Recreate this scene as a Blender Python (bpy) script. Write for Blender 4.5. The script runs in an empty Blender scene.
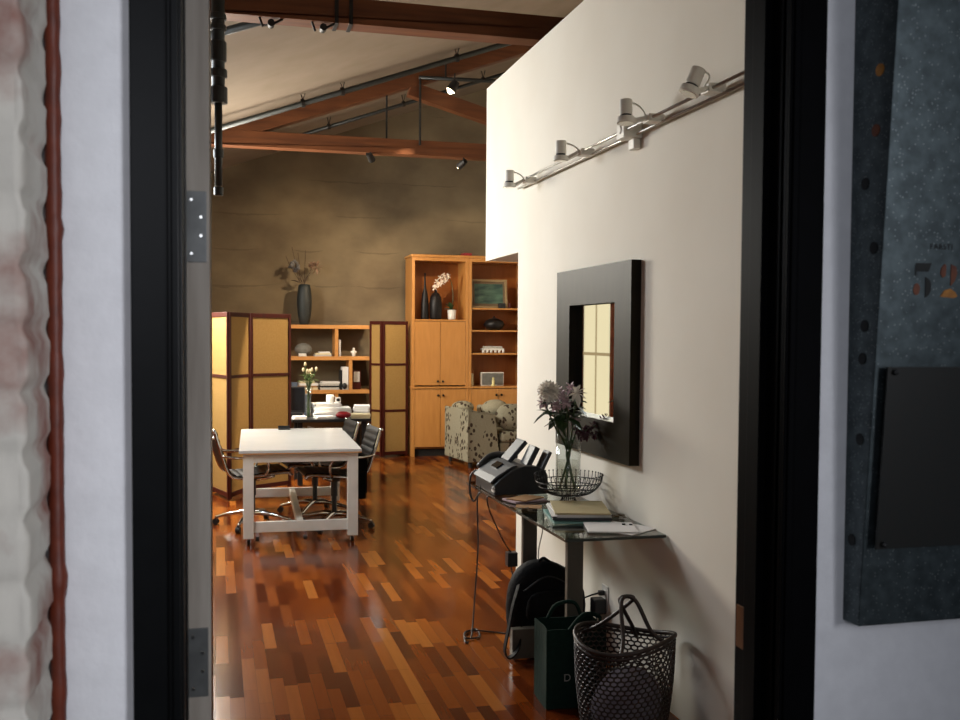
import bpy, bmesh, math, random
from mathutils import Vector, Matrix, noise
random.seed(7)
SC = bpy.context.scene
COL = SC.collection
PI = math.pi
R = math.radians

# ---------------------------------------------------------------- camera, world, large lights, exposure
CAM_Z = 1.6
yaw, pit, rol = R(14.74), R(2.2), R(0.37)
fwd = Vector((math.sin(yaw) * math.cos(pit), math.cos(yaw) * math.cos(pit), -math.sin(pit)))
r0 = Vector((math.cos(yaw), -math.sin(yaw), 0))
u0 = r0.cross(fwd)
rgt = r0 * math.cos(rol) + u0 * math.sin(rol)
upv = rgt.cross(fwd)
cd = bpy.data.cameras.new('camera')
cam = bpy.data.objects.new('camera', cd)
COL.objects.link(cam)
cam.matrix_world = Matrix(((rgt.x, upv.x, -fwd.x, 0), (rgt.y, upv.y, -fwd.y, 0), (rgt.z, upv.z, -fwd.z, CAM_Z), (0, 0, 0, 1)))
cd.sensor_width = 36
cd.lens = 37.5
cd.shift_y = 15 / 960
cd.clip_start = 0.05
cd.dof.use_dof = True
cd.dof.focus_distance = 6.0
cd.dof.aperture_fstop = 9.0
SC.camera = cam

W = bpy.data.worlds.new('world')
SC.world = W
W.use_nodes = True
W.node_tree.nodes['Background'].inputs[0].default_value = (0.62, 0.68, 0.80, 1)
W.node_tree.nodes['Background'].inputs[1].default_value = 0.10


def area_light(name, loc, target, sx, sy, power, color):
    l = bpy.data.lights.new(name, 'AREA')
    l.shape = 'RECTANGLE'
    l.size, l.size_y, l.energy, l.color = sx, sy, power, color
    o = bpy.data.objects.new(name, l)
    COL.objects.link(o)
    o.location = loc
    o.rotation_euler = (Vector(target) - Vector(loc)).to_track_quat('-Z', 'Y').to_euler()
    return o


# daylight through the upper, uncovered part of the loft windows in the left wall, plus an added near fill
area_light('window_daylight', (-1.06, 9.9, 2.66), (1.9, 8.2, 1.4), 3.2, 0.72, 600, (1.0, 0.94, 0.82))
area_light('near_fill_light', (-1.06, 6.75, 2.55), (1.6, 6.2, 1.0), 1.3, 0.9, 100, (0.90, 0.95, 1.0))  # added fill at an unseen nearer window, brightens white wall and table legs
# cool daylight of the outer hallway, coming from the left behind the camera
area_light('hallway_daylight', (-0.85, -1.9, 2.35), (-0.15, 1.45, 1.4), 2.0, 1.1, 24, (0.88, 0.91, 1.0))
hl = area_light('hallway_right_fill', (1.9, -1.6, 2.0), (-0.2, 1.45, 1.5), 0.8, 1.0, 6, (0.92, 0.94, 1.0))  # added narrow fill from the right, aimed at the open door's edge
hl.data.spread = R(50)

SC.view_settings.view_transform = 'Standard'
SC.view_settings.look = 'None'
SC.view_settings.gamma = 1
SC.view_settings.use_curve_mapping = False
SC.view_settings.exposure = 0.0
SC.cycles.transparent_max_bounces = 24


# ---------------------------------------------------------------- materials
def lin(h):
    if isinstance(h, str):
        v = [int(h[i:i + 2], 16) / 255 for i in (0, 2, 4)]
        v = [c / 12.92 if c <= .04045 else ((c + .055) / 1.055) ** 2.4 for c in v]
        return (*v, 1)
    return (*h, 1)


def pm(name, c1, c2=None, scale=8.0, rough=.5, metal=0.0, bump=0.0, stretch=(1, 1, 1), spec=.5, detail=4, lo=.3, hi=.7, coat=0):
    """procedural principled material: noise between two close colours, optional bump"""
    m = bpy.data.materials.new(name)
    m.use_nodes = True
    nt = m.node_tree
    b = nt.nodes['Principled BSDF']
    b.inputs['Roughness'].default_value = rough
    b.inputs['Metallic'].default_value = metal
    b.inputs['Specular IOR Level'].default_value = spec
    b.inputs['Coat Weight'].default_value = coat
    c1 = lin(c1)
    c2 = lin(c2) if c2 else (*[x * .86 for x in c1[:3]], 1)
    tc = nt.nodes.new('ShaderNodeTexCoord')
    mp = nt.nodes.new('ShaderNodeMapping')
    mp.inputs['Scale'].default_value = stretch
    nz = nt.nodes.new('ShaderNodeTexNoise')
    nz.inputs['Scale'].default_value = scale
    nz.inputs['Detail'].default_value = detail
    rp = nt.nodes.new('ShaderNodeValToRGB')
    rp.color_ramp.elements[0].position, rp.color_ramp.elements[1].position = lo, hi
    rp.color_ramp.elements[0].color, rp.color_ramp.elements[1].color = c1, c2
    L = nt.links.new
    L(tc.outputs['Object'], mp.inputs[0]); L(mp.outputs[0], nz.inputs['Vector']); L(nz.outputs[0], rp.inputs[0])
    L(rp.outputs[0], b.inputs['Base Color'])
    if bump:
        bp = nt.nodes.new('ShaderNodeBump')
        bp.inputs['Strength'].default_value = bump
        bp.inputs['Distance'].default_value = .01
        L(nz.outputs[0], bp.inputs['Height']); L(bp.outputs[0], b.inputs['Normal'])
    return m


def math_node(nt, op, a, b=None, c=None):
    n = nt.nodes.new('ShaderNodeMath')
    n.operation = op
    for i, v in enumerate((a, b, c)):
        if v is None:
            continue
        if isinstance(v, (int, float)):
            n.inputs[i].default_value = v
        else:
            nt.links.new(v, n.inputs[i])
    return n.outputs[0]


def glow(name, color, strength):
    m = bpy.data.materials.new(name)
    m.use_nodes = True
    nt = m.node_tree
    nt.nodes.remove(nt.nodes['Principled BSDF'])
    e = nt.nodes.new('ShaderNodeEmission')
    e.inputs[0].default_value = lin(color)
    e.inputs[1].default_value = strength
    nt.links.new(e.outputs[0], nt.nodes['Material Output'].inputs[0])
    return m


def thin_glass(name, tint, gloss=1.0):
    """clear pane: straight transmission plus a Fresnel reflection"""
    m = bpy.data.materials.new(name)
    m.use_nodes = True
    nt = m.node_tree
    nt.nodes.remove(nt.nodes['Principled BSDF'])
    t = nt.nodes.new('ShaderNodeBsdfTransparent')
    t.inputs[0].default_value = lin(tint)
    g = nt.nodes.new('ShaderNodeBsdfGlossy')
    g.inputs['Roughness'].default_value = .02
    f = nt.nodes.new('ShaderNodeLayerWeight')
    f.inputs[0].default_value = .5
    mx = nt.nodes.new('ShaderNodeMixShader')
    L = nt.links.new
    sch = math_node(nt, 'ADD', math_node(nt, 'MULTIPLY', math_node(nt, 'POWER', f.outputs['Facing'], 5.0), .9), .04)
    L(math_node(nt, 'MULTIPLY', sch, gloss), mx.inputs[0]); L(t.outputs[0], mx.inputs[1]); L(g.outputs[0], mx.inputs[2])
    L(mx.outputs[0], nt.nodes['Material Output'].inputs[0])
    return m


def floor_material():
    m = bpy.data.materials.new('strip_floor')
    m.use_nodes = True
    nt = m.node_tree
    b = nt.nodes['Principled BSDF']
    L = nt.links.new
    tc = nt.nodes.new('ShaderNodeTexCoord')
    sp = nt.nodes.new('ShaderNodeSeparateXYZ')
    L(tc.outputs['Object'], sp.inputs[0])
    x, y = sp.outputs[0], sp.outputs[1]
    w, ln = .0605, .46
    xs = math_node(nt, 'DIVIDE', math_node(nt, 'SUBTRACT', x, .0492), w)
    row = math_node(nt, 'FLOOR', xs)
    wn = nt.nodes.new('ShaderNodeTexWhiteNoise'); wn.noise_dimensions = '1D'
    L(row, wn.inputs['W'])
    ys = math_node(nt, 'ADD', math_node(nt, 'DIVIDE', y, ln), math_node(nt, 'MULTIPLY', wn.outputs[0], 7.3))
    cell = math_node(nt, 'FLOOR', ys)
    cb = nt.nodes.new('ShaderNodeCombineXYZ')
    L(row, cb.inputs[0]); L(cell, cb.inputs[1])
    wn2 = nt.nodes.new('ShaderNodeTexWhiteNoise'); wn2.noise_dimensions = '2D'
    L(cb.outputs[0], wn2.inputs['Vector'])
    rp = nt.nodes.new('ShaderNodeValToRGB')
    cr = rp.color_ramp
    cr.elements[0].position = 0; cr.elements[0].color = lin('4a1d08')
    cr.elements[1].position = 1; cr.elements[1].color = lin('a06028')
    for p, c in ((.25, '5a260b'), (.5, '70340e'), (.75, '824112'), (.92, '92501b')):
        e = cr.elements.new(p); e.color = lin(c)
    # one pale board left in the floor
    pale = math_node(nt, 'MULTIPLY', math_node(nt, 'COMPARE', row, 13, .3),
                     math_node(nt, 'MULTIPLY', math_node(nt, 'LESS_THAN', y, 5.38), math_node(nt, 'GREATER_THAN', y, 2.6)))
    val = math_node(nt, 'MAXIMUM', wn2.outputs[0], pale)
    L(val, rp.inputs[0])
    # grain
    mp = nt.nodes.new('ShaderNodeMapping'); mp.inputs['Scale'].default_value = (45, 2.5, 1)
    L(tc.outputs['Object'], mp.inputs[0])
    nz = nt.nodes.new('ShaderNodeTexNoise'); nz.inputs['Scale'].default_value = 1; nz.inputs['Detail'].default_value = 5
    L(mp.outputs[0], nz.inputs['Vector'])
    gr = math_node(nt, 'ADD', math_node(nt, 'MULTIPLY', nz.outputs[0], .36), .82)
    # joints
    fx, fy = math_node(nt, 'FRACT', xs), math_node(nt, 'FRACT', ys)
    ex = math_node(nt, 'MULTIPLY', math_node(nt, 'GREATER_THAN', fx, .025), math_node(nt, 'GREATER_THAN', fy, .006))
    sh = math_node(nt, 'MULTIPLY', gr, math_node(nt, 'ADD', math_node(nt, 'MULTIPLY', ex, .45), .55))
    mx = nt.nodes.new('ShaderNodeVectorMath'); mx.operation = 'SCALE'
    L(rp.outputs[0], mx.inputs[0]); L(sh, mx.inputs['Scale'])
    L(mx.outputs[0], b.inputs['Base Color'])
    b.inputs['Specular IOR Level'].default_value = .32
    L(math_node(nt, 'ADD', math_node(nt, 'MULTIPLY', wn2.outputs[0], .05), .15), b.inputs['Roughness'])
    bp = nt.nodes.new('ShaderNodeBump'); bp.inputs['Strength'].default_value = .05; bp.inputs['Distance'].default_value = .002
    L(nz.outputs[0], bp.inputs['Height']); L(bp.outputs[0], b.inputs['Normal'])
    return m


def concrete_material():
    m = pm('board_formed_concrete', '605443', '7d6f58', 1.5, .85, 0, .4, (1, 1, 1.4), .2, 12, .3, .7)
    nt = m.node_tree
    L = nt.links.new
    b = nt.nodes['Principled BSDF']
    rp = [n for n in nt.nodes if n.type == 'VALTORGB'][0]
    tc = [n for n in nt.nodes if n.type == 'TEX_COORD'][0]
    sp = nt.nodes.new('ShaderNodeSeparateXYZ'); L(tc.outputs['Object'], sp.inputs[0])
    nz = nt.nodes.new('ShaderNodeTexNoise'); nz.inputs['Scale'].default_value = 1.7; nz.inputs['Detail'].default_value = 6
    L(tc.outputs['Object'], nz.inputs['Vector'])
    zz = math_node(nt, 'ADD', math_node(nt, 'DIVIDE', sp.outputs[2], .47), math_node(nt, 'MULTIPLY', nz.outputs[0], .35))
    fr = math_node(nt, 'ABSOLUTE', math_node(nt, 'SUBTRACT', math_node(nt, 'FRACT', zz), .5))
    seam = math_node(nt, 'GREATER_THAN', math_node(nt, 'ADD', fr, math_node(nt, 'MULTIPLY', nz.outputs[0], .16)), .572)
    k = math_node(nt, 'SUBTRACT', 1.0, math_node(nt, 'MULTIPLY', seam, .20))
    mx = nt.nodes.new('ShaderNodeVectorMath'); mx.operation = 'SCALE'
    L(rp.outputs[0], mx.inputs[0]); L(k, mx.inputs['Scale']); L(mx.outputs[0], b.inputs['Base Color'])
    return m


def floral_material():
    m = pm('floral_upholstery', '827c69', '8e8874', 60, .9, 0, .1, spec=.15)
    nt = m.node_tree
    L = nt.links.new
    b = nt.nodes['Principled BSDF']
    rp = [n for n in nt.nodes if n.type == 'VALTORGB'][0]
    tc = [n for n in nt.nodes if n.type == 'TEX_COORD'][0]
    v1 = nt.nodes.new('ShaderNodeTexVoronoi'); v1.inputs['Scale'].default_value = 5.5
    v2 = nt.nodes.new('ShaderNodeTexVoronoi'); v2.inputs['Scale'].default_value = 19
    mp = nt.nodes.new('ShaderNodeMapping'); mp.inputs['Scale'].default_value = (1.2, 1.2, .85)
    L(tc.outputs['Object'], mp.inputs[0]); L(mp.outputs[0], v1.inputs['Vector']); L(mp.outputs[0], v2.inputs['Vector'])
    mk = math_node(nt, 'MULTIPLY', math_node(nt, 'LESS_THAN', v1.outputs['Distance'], .56), math_node(nt, 'LESS_THAN', v2.outputs['Distance'], .42))
    mx = nt.nodes.new('ShaderNodeMix'); mx.data_type = 'RGBA'
    L(mk, mx.inputs[0]); L(rp.outputs[0], mx.inputs[6])
    mx.inputs[7].default_value = lin('3d3228')
    L(mx.outputs[2], b.inputs['Base Color'])
    return m


def brick_paint_material():
    m = pm('whitewashed_brick', 'c2bdb3', '86574c', 8, .9, 0, .6, spec=.2, detail=8, lo=.46, hi=.70)
    return m


def weave_material():
    m = pm('woven_screen', '9b7c49', '947441', 60, .75, 0, 0, spec=.2)
    nt = m.node_tree
    L = nt.links.new
    b = nt.nodes['Principled BSDF']
    tc = [n for n in nt.nodes if n.type == 'TEX_COORD'][0]
    wv = nt.nodes.new('ShaderNodeTexWave'); wv.bands_direction = 'Z'; wv.inputs['Scale'].default_value = 60
    L(tc.outputs['Object'], wv.inputs['Vector'])
    bp = nt.nodes.new('ShaderNodeBump'); bp.inputs['Strength'].default_value = .3; bp.inputs['Distance'].default_value = .002
    L(wv.outputs[0], bp.inputs['Height']); L(bp.outputs[0], b.inputs['Normal'])
    return m


def galv_material():
    m = pm('galvanized_steel', '3f474a', '566063', 40, .42, .85, .05, spec=.5, detail=3, lo=.35, hi=.75)
    nt = m.node_tree
    L = nt.links.new
    b = nt.nodes['Principled BSDF']
    rp = [n for n in nt.nodes if n.type == 'VALTORGB'][0]
    tc = [n for n in nt.nodes if n.type == 'TEX_COORD'][0]
    v = nt.nodes.new('ShaderNodeTexVoronoi'); v.inputs['Scale'].default_value = 190
    L(tc.outputs['Object'], v.inputs['Vector'])
    s2 = nt.nodes.new('ShaderNodeSeparateColor'); L(v.outputs['Color'], s2.inputs[0])
    mk = math_node(nt, 'MULTIPLY', math_node(nt, 'LESS_THAN', v.outputs['Distance'], .28), math_node(nt, 'GREATER_THAN', s2.outputs[0], .72))
    mx = nt.nodes.new('ShaderNodeMix'); mx.data_type = 'RGBA'
    L(math_node(nt, 'MULTIPLY', mk, .35), mx.inputs[0]); L(rp.outputs[0], mx.inputs[6])
    mx.inputs[7].default_value = lin('9aa2a2')
    L(mx.outputs[2], b.inputs['Base Color'])
    return m


def painting_material():
    m = pm('green_blue_landscape', '1d3a34', '4f6f5c', 5, .25, 0, 0, (1, 1, 3), .5, 6, .35, .65)
    return m


M = dict(
    floor=floor_material(), concrete=concrete_material(), floral=floral_material(), brick=brick_paint_material(),
    weave=weave_material(), galv=galv_material(), painting=painting_material(),
    white_wall=pm('white_plaster', 'd9d4c8', 'd5cfc2', 2.5, .8, 0, .02, spec=.2),
    hall_wall=pm('hall_plaster', 'e2e2e5', 'dadadd', 30, .85, 0, .25, spec=.2, detail=6),
    ceiling=pm('painted_roof_boards', '877a6c', '7f7262', 3, .9, 0, .05, (1, 1, 1), .1),
    beam=pm('stained_timber', '55301b', '744526', 3.0, .6, 0, .1, (.6, 6, 6), .3, 6),
    loft_brick=pm('old_red_brick', '7d4632', '9a6048', 7, .9, 0, .3, spec=.2),
    black_jamb=pm('black_jamb_paint', '060607', '08080a', 20, .5, 0, 0, spec=.02),
    black_trim=pm('black_satin_paint', '08090a', '0b0c0d', 20, .36, 0, .02, spec=.14),
    door_edge=pm('weathered_door_edge', '9c948a', '7d746a', 6, .6, 0, .15, (6, 6, .5), .3, 6),
    hinge=pm('worn_steel', '6d6e6d', '5c5d5c', 30, .45, .7, .05),
    brass=pm('aged_brass', '7a4d1c', '5f3a14', 30, .4, .8),
    caulk=pm('rust_red_caulk', '6b2a13', '541f0e', 30, .5, 0, .2, spec=.4),
    chrome=pm('polished_aluminium', 'c9c9c6', 'bdbdba', 12, .16, 1.0),
    silver=pm('satin_silver', 'b4b2aa', 'a9a79f', 12, .32, .75),
    head=pm('grey_white_enamel', 'e0ddd2', 'd8d5ca', 12, .4, 0),
    lamp_hot=glow('hot_lamp_lens', (1.0, .80, .50), 14),
    reflector=pm('lamp_reflector', 'd8d4c8', 'c9c5b9', 20, .15, .9),
    white_paint=pm('white_painted_wood', 'd6d3cc', 'cfccc4', 10, .35, 0, .01, spec=.5),
    white_top=pm('white_laminate', 'bfbfbd', 'bbbbb9', 5, .22, 0, 0, spec=.5),
    ply=pm('plywood_edge', 'b98a55', 'a87845', 10, .5, 0, 0, (1, 1, 12)),
    rubber=pm('black_rubber', '0d0d0d', '131313', 30, .6),
    leather=pm('black_leather', '0a0a0b', '101011', 50, .45, 0, .05, spec=.12),
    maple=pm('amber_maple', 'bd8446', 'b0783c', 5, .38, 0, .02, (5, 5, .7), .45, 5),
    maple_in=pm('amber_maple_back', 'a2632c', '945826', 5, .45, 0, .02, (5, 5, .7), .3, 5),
    shelfwood=pm('pale_oak', 'c28a4e', 'b57d42', 6, .45, 0, .02, (.8, 6, 6), .4, 5),
    redwood=pm('red_stained_frame', '43140a', '36100a', 8, .5, 0, .02, (6, 6, .8), .2),
    knob=pm('dark_bronze_knob', '1a120e', '120c09', 20, .35, .6),
    dark_gap=pm('black_plinth', '0b0908', '100d0b', 20, .7),
    char_vase=pm('charcoal_ceramic', '23292a', '1c2122', 12, .55, 0, .03),
    black_vase=pm('black_glazed_ceramic', '100d0c', '151110', 12, .48, spec=.3),
    twig=pm('dry_twig', '4a3423', '38271a', 20, .8),
    dry_head=pm('dried_blue_grey_flowers', '5b5b5e', '6f6a66', 40, .9),
    dry_red=pm('dried_rust_seed_heads', '7d4527', '9a8a78', 40, .9),
    orchid=pm('cream_orchid_petals', 'f0e2d2', 'e8d6c2', 20, .6),
    leaf=pm('deep_green_leaf', '1f3016', '2c4220', 14, .4),
    tulip_leaf=pm('fresh_green_leaf', '44602a', '587638', 14, .45),
    stem=pm('green_stem', '3d5226', '31431e', 14, .5),
    bud=pm('pale_tulip_buds', 'b9aa8c', 'a3936f', 20, .6),
    mum=pm('white_petals', 'e8e2d6', 'dcd4c6', 30, .7),
    pink=pm('dusty_pink_petals', 'ad9299', 'bba5a8', 30, .7),
    maroon=pm('maroon_sprig', '43202a', '552b35', 30, .7),
    ceramic=pm('white_ceramic', 'd8d5ce', 'd2cfc8', 12, .3),
    paper=pm('white_paper', 'dcdad8', 'd4d2d0', 6, .8),
    paper2=pm('cream_paper', 'cfc3a0', 'c6b994', 6, .8),
    paper3=pm('grey_printed_paper', 'b3b0aa', 'a19e98', 60, .8),
    manila=pm('manila_card', 'b5a67e', 'aa9b74', 5, .7),
    teal=pm('teal_folder', '6d9a94', '628d87', 8, .5),
    kraft=pm('kraft_envelope', '9b7346', '8d673d', 6, .75),
    brown_paper=pm('brown_card', '4d3122', '41291d', 6, .6),
    dark_plastic=pm('charcoal_plastic', '17181a', '1d1e20', 40, .42, 0, .04),
    grey_plastic=pm('silver_grey_plastic', '3c3f42', '35383b', 30, .55, 0),
    screen=pm('dark_screen', '0a0b0e', '0d0e12', 6, .2),
    blue=pm('blue_striped_card', '33435c', '6a7686', 14, .5, stretch=(1, 1, 8)),
    red=pm('red_plastic', '8e1420', '7d101b', 12, .35),
    wire=pm('black_wire', '0d0c0b', '131110', 30, .45, .4),
    leg_metal=pm('brushed_bronze_metal', '565147', '4d483f', 30, .45, .2, .02, (20, 20, 1)),
    fabric=pm('black_nylon', '040405', '080809', 60, .7, 0, .4, spec=.15),
    black_cloth=pm('black_wool', '050506', '090909', 60, .9, 0, .3, spec=.1),
    tote=pm('dark_green_canvas', '0d211b', '122a22', 50, .85, 0, .15, spec=.15),
    tote_ink=pm('pale_print', '9a9c94', '8c8e86', 40, .8),
    rattan=pm('dark_brown_rattan', '1e120c', '2b1a11', 40, .5, 0, .2),
    cloth=pm('pale_lilac_cloth', '77727c', '8a8590', 14, .9, 0, .3, spec=.1),
    cord=pm('black_cord', '090808', '0d0c0c', 20, .5),
    cord2=pm('grey_cord', '77756f', '6c6a64', 20, .5),
    plate=pm('white_outlet_plate', 'c9c7c0', 'c2c0b9', 10, .4),
    mirror=pm('silvered_mirror', 'd6d9d4', 'd2d5d0', 3, .015, 1.0),
    frame=pm('black_brown_lacquer', '1c1912', '242016', 4, .5, 0, .01, (4, 4, 1), .06),
    glass=thin_glass('clear_glass', (.96, .975, .97), 1.0),
    glass_dark=thin_glass('table_glass', (.66, .72, .70), 1.1),
    water=thin_glass('vase_water', (.93, .94, .92), .4),
    glass_edge=pm('green_glass_edge', '0c1714', '14231e', 8, .12),
    acrylic=pm('smoky_acrylic', '1c1e1c', '211f1c', 90, .3, 0, 0, spec=.5),
    hole=pm('hole_shade', '0c0f10', '101314', 20, .8),
    amber=pm('amber_cutout_and_glow', 'b5761f', '8f5a16', 60, .5),
    rust=pm('rust_cutout_and_glow', '6d3716', '51220f', 50, .6),
    ink=pm('black_stencil', '0a0c0c', '111313', 20, .7),
    blind=glow('sunlit_cream_blind', (1.0, .85, .55), 1.2),
    blind_edge=glow('sunlit_blind_batten', (.75, .55, .30), 0.7),
    pipe=pm('grey_painted_pipe', '2a2c2a', '323432', 20, .45, .3, .05),
    rod=pm('dark_iron_rod', '16130f', '1d1915', 20, .6, .3),
    gold_metal=pm('bronze_keys', '5e4a2e', '4c3b24', 30, .35, .8),
    clay=pm('grey_stone', '6e6d68', '5c5b56', 20, .8, 0, .3),
    pictframe=pm('champagne_frame', 'a08a66', '8e7856', 12, .35, .4),
    mat_board=pm('warm_mat_board', '6c5a42', '63523c', 12, .7),
    figure=pm('pale_yellow_ceramic', 'cfc48a', 'c4b97f', 12, .4),
    window_frame=pm('dark_steel_sash', '161616', '1c1c1c', 20, .5),
    hall_floor=pm('hall_concrete_floor', '4a4744', '56524e', 5, .7),
)


# ---------------------------------------------------------------- mesh builder
class MB:
    def __init__(self):
        self.v, self.f = [], []

    def add(self, vs, fs):
        n = len(self.v)
        self.v += [tuple(p) for p in vs]
        self.f += [tuple(i + n for i in q) for q in fs]
        return self

    def box(self, a, b, mat=None):
        (x0, y0, z0), (x1, y1, z1) = a, b
        vs = [Vector(p) for p in ((x0, y0, z0), (x1, y0, z0), (x1, y1, z0), (x0, y1, z0), (x0, y0, z1), (x1, y0, z1), (x1, y1, z1), (x0, y1, z1))]
        if mat:
            vs = [mat @ p for p in vs]
        return self.add(vs, [(3, 2, 1, 0), (4, 5, 6, 7), (0, 1, 5, 4), (1, 2, 6, 5), (2, 3, 7, 6), (3, 0, 4, 7)])

    def bar(self, p0, p1, w, h, up=(0, 0, 1)):
        """square bar between two points"""
        p0, p1 = Vector(p0), Vector(p1)
        d = (p1 - p0).normalized()
        u = Vector(up)
        if abs(d.dot(u)) > .99:
            u = Vector((1, 0, 0))
        s = d.cross(u).normalized()
        u = s.cross(d)
        vs = []
        for p in (p0, p1):
            vs += [p + s * (w / 2) * i + u * (h / 2) * j for i, j in ((-1, -1), (1, -1), (1, 1), (-1, 1))]
        return self.add(vs, [(3, 2, 1, 0), (4, 5, 6, 7), (0, 1, 5, 4), (1, 2, 6, 5), (2, 3, 7, 6), (3, 0, 4, 7)])

    def tube(self, pts, r, n=8, closed=False):
        pts = [Vector(p) for p in pts]
        rs = r if isinstance(r, (list, tuple)) else [r] * len(pts)
        vs, fs = [], []
        k = len(pts)
        ref = None
        for i, p in enumerate(pts):
            if closed:
                d = pts[(i + 1) % k] - pts[i - 1]
            else:
                d = pts[min(i + 1, k - 1)] - pts[max(i - 1, 0)]
            d = d.normalized() if d.length > 1e-9 else Vector((0, 0, 1))
            if ref is None:
                ref = Vector((0, 0, 1)) if abs(d.z) < .9 else Vector((1, 0, 0))
            s = d.cross(ref)
            if s.length < 1e-4:
                s = d.cross(Vector((.3, 1, .2)))
            s.normalize()
            u = s.cross(d)
            ref = u
            for j in range(n):
                a = 2 * PI * j / n
                vs.append(p + (s * math.cos(a) + u * math.sin(a)) * rs[i])
        for i in range(k if closed else k - 1):
            for j in range(n):
                a, b = i * n + j, i * n + (j + 1) % n
                c, d2 = ((i + 1) % k) * n + (j + 1) % n, ((i + 1) % k) * n + j
                fs.append((a, b, c, d2))
        if not closed:
            fs.append(tuple(range(n - 1, -1, -1)))
            fs.append(tuple(range((k - 1) * n, k * n)))
        return self.add(vs, fs)

    def cyl(self, p0, p1, r, r1=None, n=20):
        return self.tube([p0, p1], [r, r if r1 is None else r1], n)

    def lathe(self, prof, c=(0, 0, 0), n=28, cap=True):
        vs, fs = [], []
        for (r, z) in prof:
            for j in range(n):
                a = 2 * PI * j / n
                vs.append((c[0] + r * math.cos(a), c[1] + r * math.sin(a), c[2] + z))
        for i in range(len(prof) - 1):
            for j in range(n):
                fs.append((i * n + j, i * n + (j + 1) % n, (i + 1) * n + (j + 1) % n, (i + 1) * n + j))
        if cap:
            fs.append(tuple(range(n - 1, -1, -1)))
            fs.append(tuple(range((len(prof) - 1) * n, len(prof) * n)))
        return self.add(vs, fs)

    def prism(self, poly, a, b, axis='y'):
        """extrude a 2D polygon; axis y: poly is (x,z); axis x: (y,z); axis z: (x,y)"""
        def P(p, t):
            return {'y': (p[0], t, p[1]), 'x': (t, p[0], p[1]), 'z': (p[0], p[1], t)}[axis]
        n = len(poly)
        vs = [P(p, a) for p in poly] + [P(p, b) for p in poly]
        fs = [(i, (i + 1) % n, n + (i + 1) % n, n + i) for i in range(n)]
        fs += [tuple(range(n - 1, -1, -1)), tuple(range(n, 2 * n))]
        return self.add(vs, fs)

    def ball(self, c, r, n=10, m=7, sq=(1, 1, 1), rot=None):
        vs, fs = [], []
        for i in range(m + 1):
            t = PI * i / m
            for j in range(n):
                a = 2 * PI * j / n
                p = Vector((math.sin(t) * math.cos(a) * sq[0], math.sin(t) * math.sin(a) * sq[1], math.cos(t) * sq[2])) * r
                if rot:
                    p = rot @ p
                vs.append(Vector(c) + p)
        for i in range(m):
            for j in range(n):
                fs.append((i * n + j, (i + 1) * n + j, (i + 1) * n + (j + 1) % n, i * n + (j + 1) % n))
        return self.add(vs, fs)

    def leaf(self, p, d, w, l, bend=.25, thick=.0015):
        """a folded leaf with some thickness, from p along d"""
        d = Vector(d).normalized()
        s = d.cross(Vector((0, 0, 1)))
        if s.length < .05:
            s = Vector((1, 0, 0))
        s.normalize()
        u = s.cross(d).normalized()
        P = Vector(p)
        rows = []
        for t, ww in ((0, .12), (.25, .75), (.5, 1), (.75, .7), (1, .06)):
            c = P + d * l * t - Vector((0, 0, 1)) * l * bend * t * t
            rows.append((c - s * w / 2 * ww + u * w * .12 * ww, c, c + s * w / 2 * ww + u * w * .12 * ww))
        vs = [q for row in rows for q in row]
        n = len(vs)
        vs += [q - u * thick for q in vs]
        fs = []
        for i in range(4):
            for j in range(2):
                a = i * 3 + j
                fs.append((a, a + 1, a + 4, a + 3))
                fs.append((n + a + 3, n + a + 4, n + a + 1, n + a))
        ring = [0, 1, 2, 5, 8, 11, 14, 13, 12, 9, 6, 3]
        for i in range(12):
            a, b = ring[i], ring[(i + 1) % 12]
            fs.append((b, a, n + a, n + b))
        return self.add(vs, fs)

    def build(self, name, mat, parent=None, smooth=False, bevel=0.0, loc=None, sub=0):
        me = bpy.data.meshes.new(name)
        off = Vector(loc) if loc is not None else Vector((0, 0, 0))
        me.from_pydata([tuple(Vector(p) - off) for p in self.v], [], self.f)
        bm = bmesh.new()
        bm.from_mesh(me)
        bmesh.ops.recalc_face_normals(bm, faces=bm.faces)
        bm.to_mesh(me)
        bm.free()
        me.materials.append(M[mat] if isinstance(mat, str) else mat)
        o = bpy.data.objects.new(name, me)
        COL.objects.link(o)
        if loc is not None:
            o.location = loc
        if parent:
            o.parent = parent
        if smooth:
            for p in me.polygons:
                p.use_smooth = True
        if bevel:
            bv = o.modifiers.new('bevel', 'BEVEL')
            bv.width, bv.segments, bv.limit_method, bv.angle_limit = bevel, 2, 'ANGLE', R(40)
        if sub:
            sb = o.modifiers.new('subsurf', 'SUBSURF')
            sb.levels = sb.render_levels = sub
        return o


def box(a, b):
    return MB().box(a, b)


def tag(o, label, cat, group=None, kind=None):
    o['label'] = label
    o['category'] = cat
    if group:
        o['group'] = group
    if kind:
        o['kind'] = kind
    return o


def thing(name, label, cat, loc=(0, 0, 0), rz=0, group=None):
    o = bpy.data.objects.new(name, None)
    o.empty_display_size = .05
    COL.objects.link(o)
    o.location = loc
    o.rotation_euler = (0, 0, rz)
    return tag(o, label, cat, group)


def structure(name, mb, mat, label=None, **k):
    o = mb.build(name, mat, **k)
    o['kind'] = 'structure'
    if label:
        o['label'] = label
        o['category'] = {'wall': 'wall', 'trim': 'trim', 'door': 'door', 'window': 'window'}.get(name.split('_')[0], name.split('_')[0])
    return o


def copy_thing(root, loc=None, rz=None, label=None, group=None):
    r = root.copy()
    COL.objects.link(r)
    if loc is not None:
        r.location = loc
    if rz is not None:
        r.rotation_euler = (0, 0, rz)
    if label:
        r['label'] = label
    if group:
        r['group'] = group
    for ch in list(root.children):
        c = ch.copy(); COL.objects.link(c); c.parent = r
        for g in list(ch.children):
            d = g.copy(); COL.objects.link(d); d.parent = c
    return r


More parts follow.
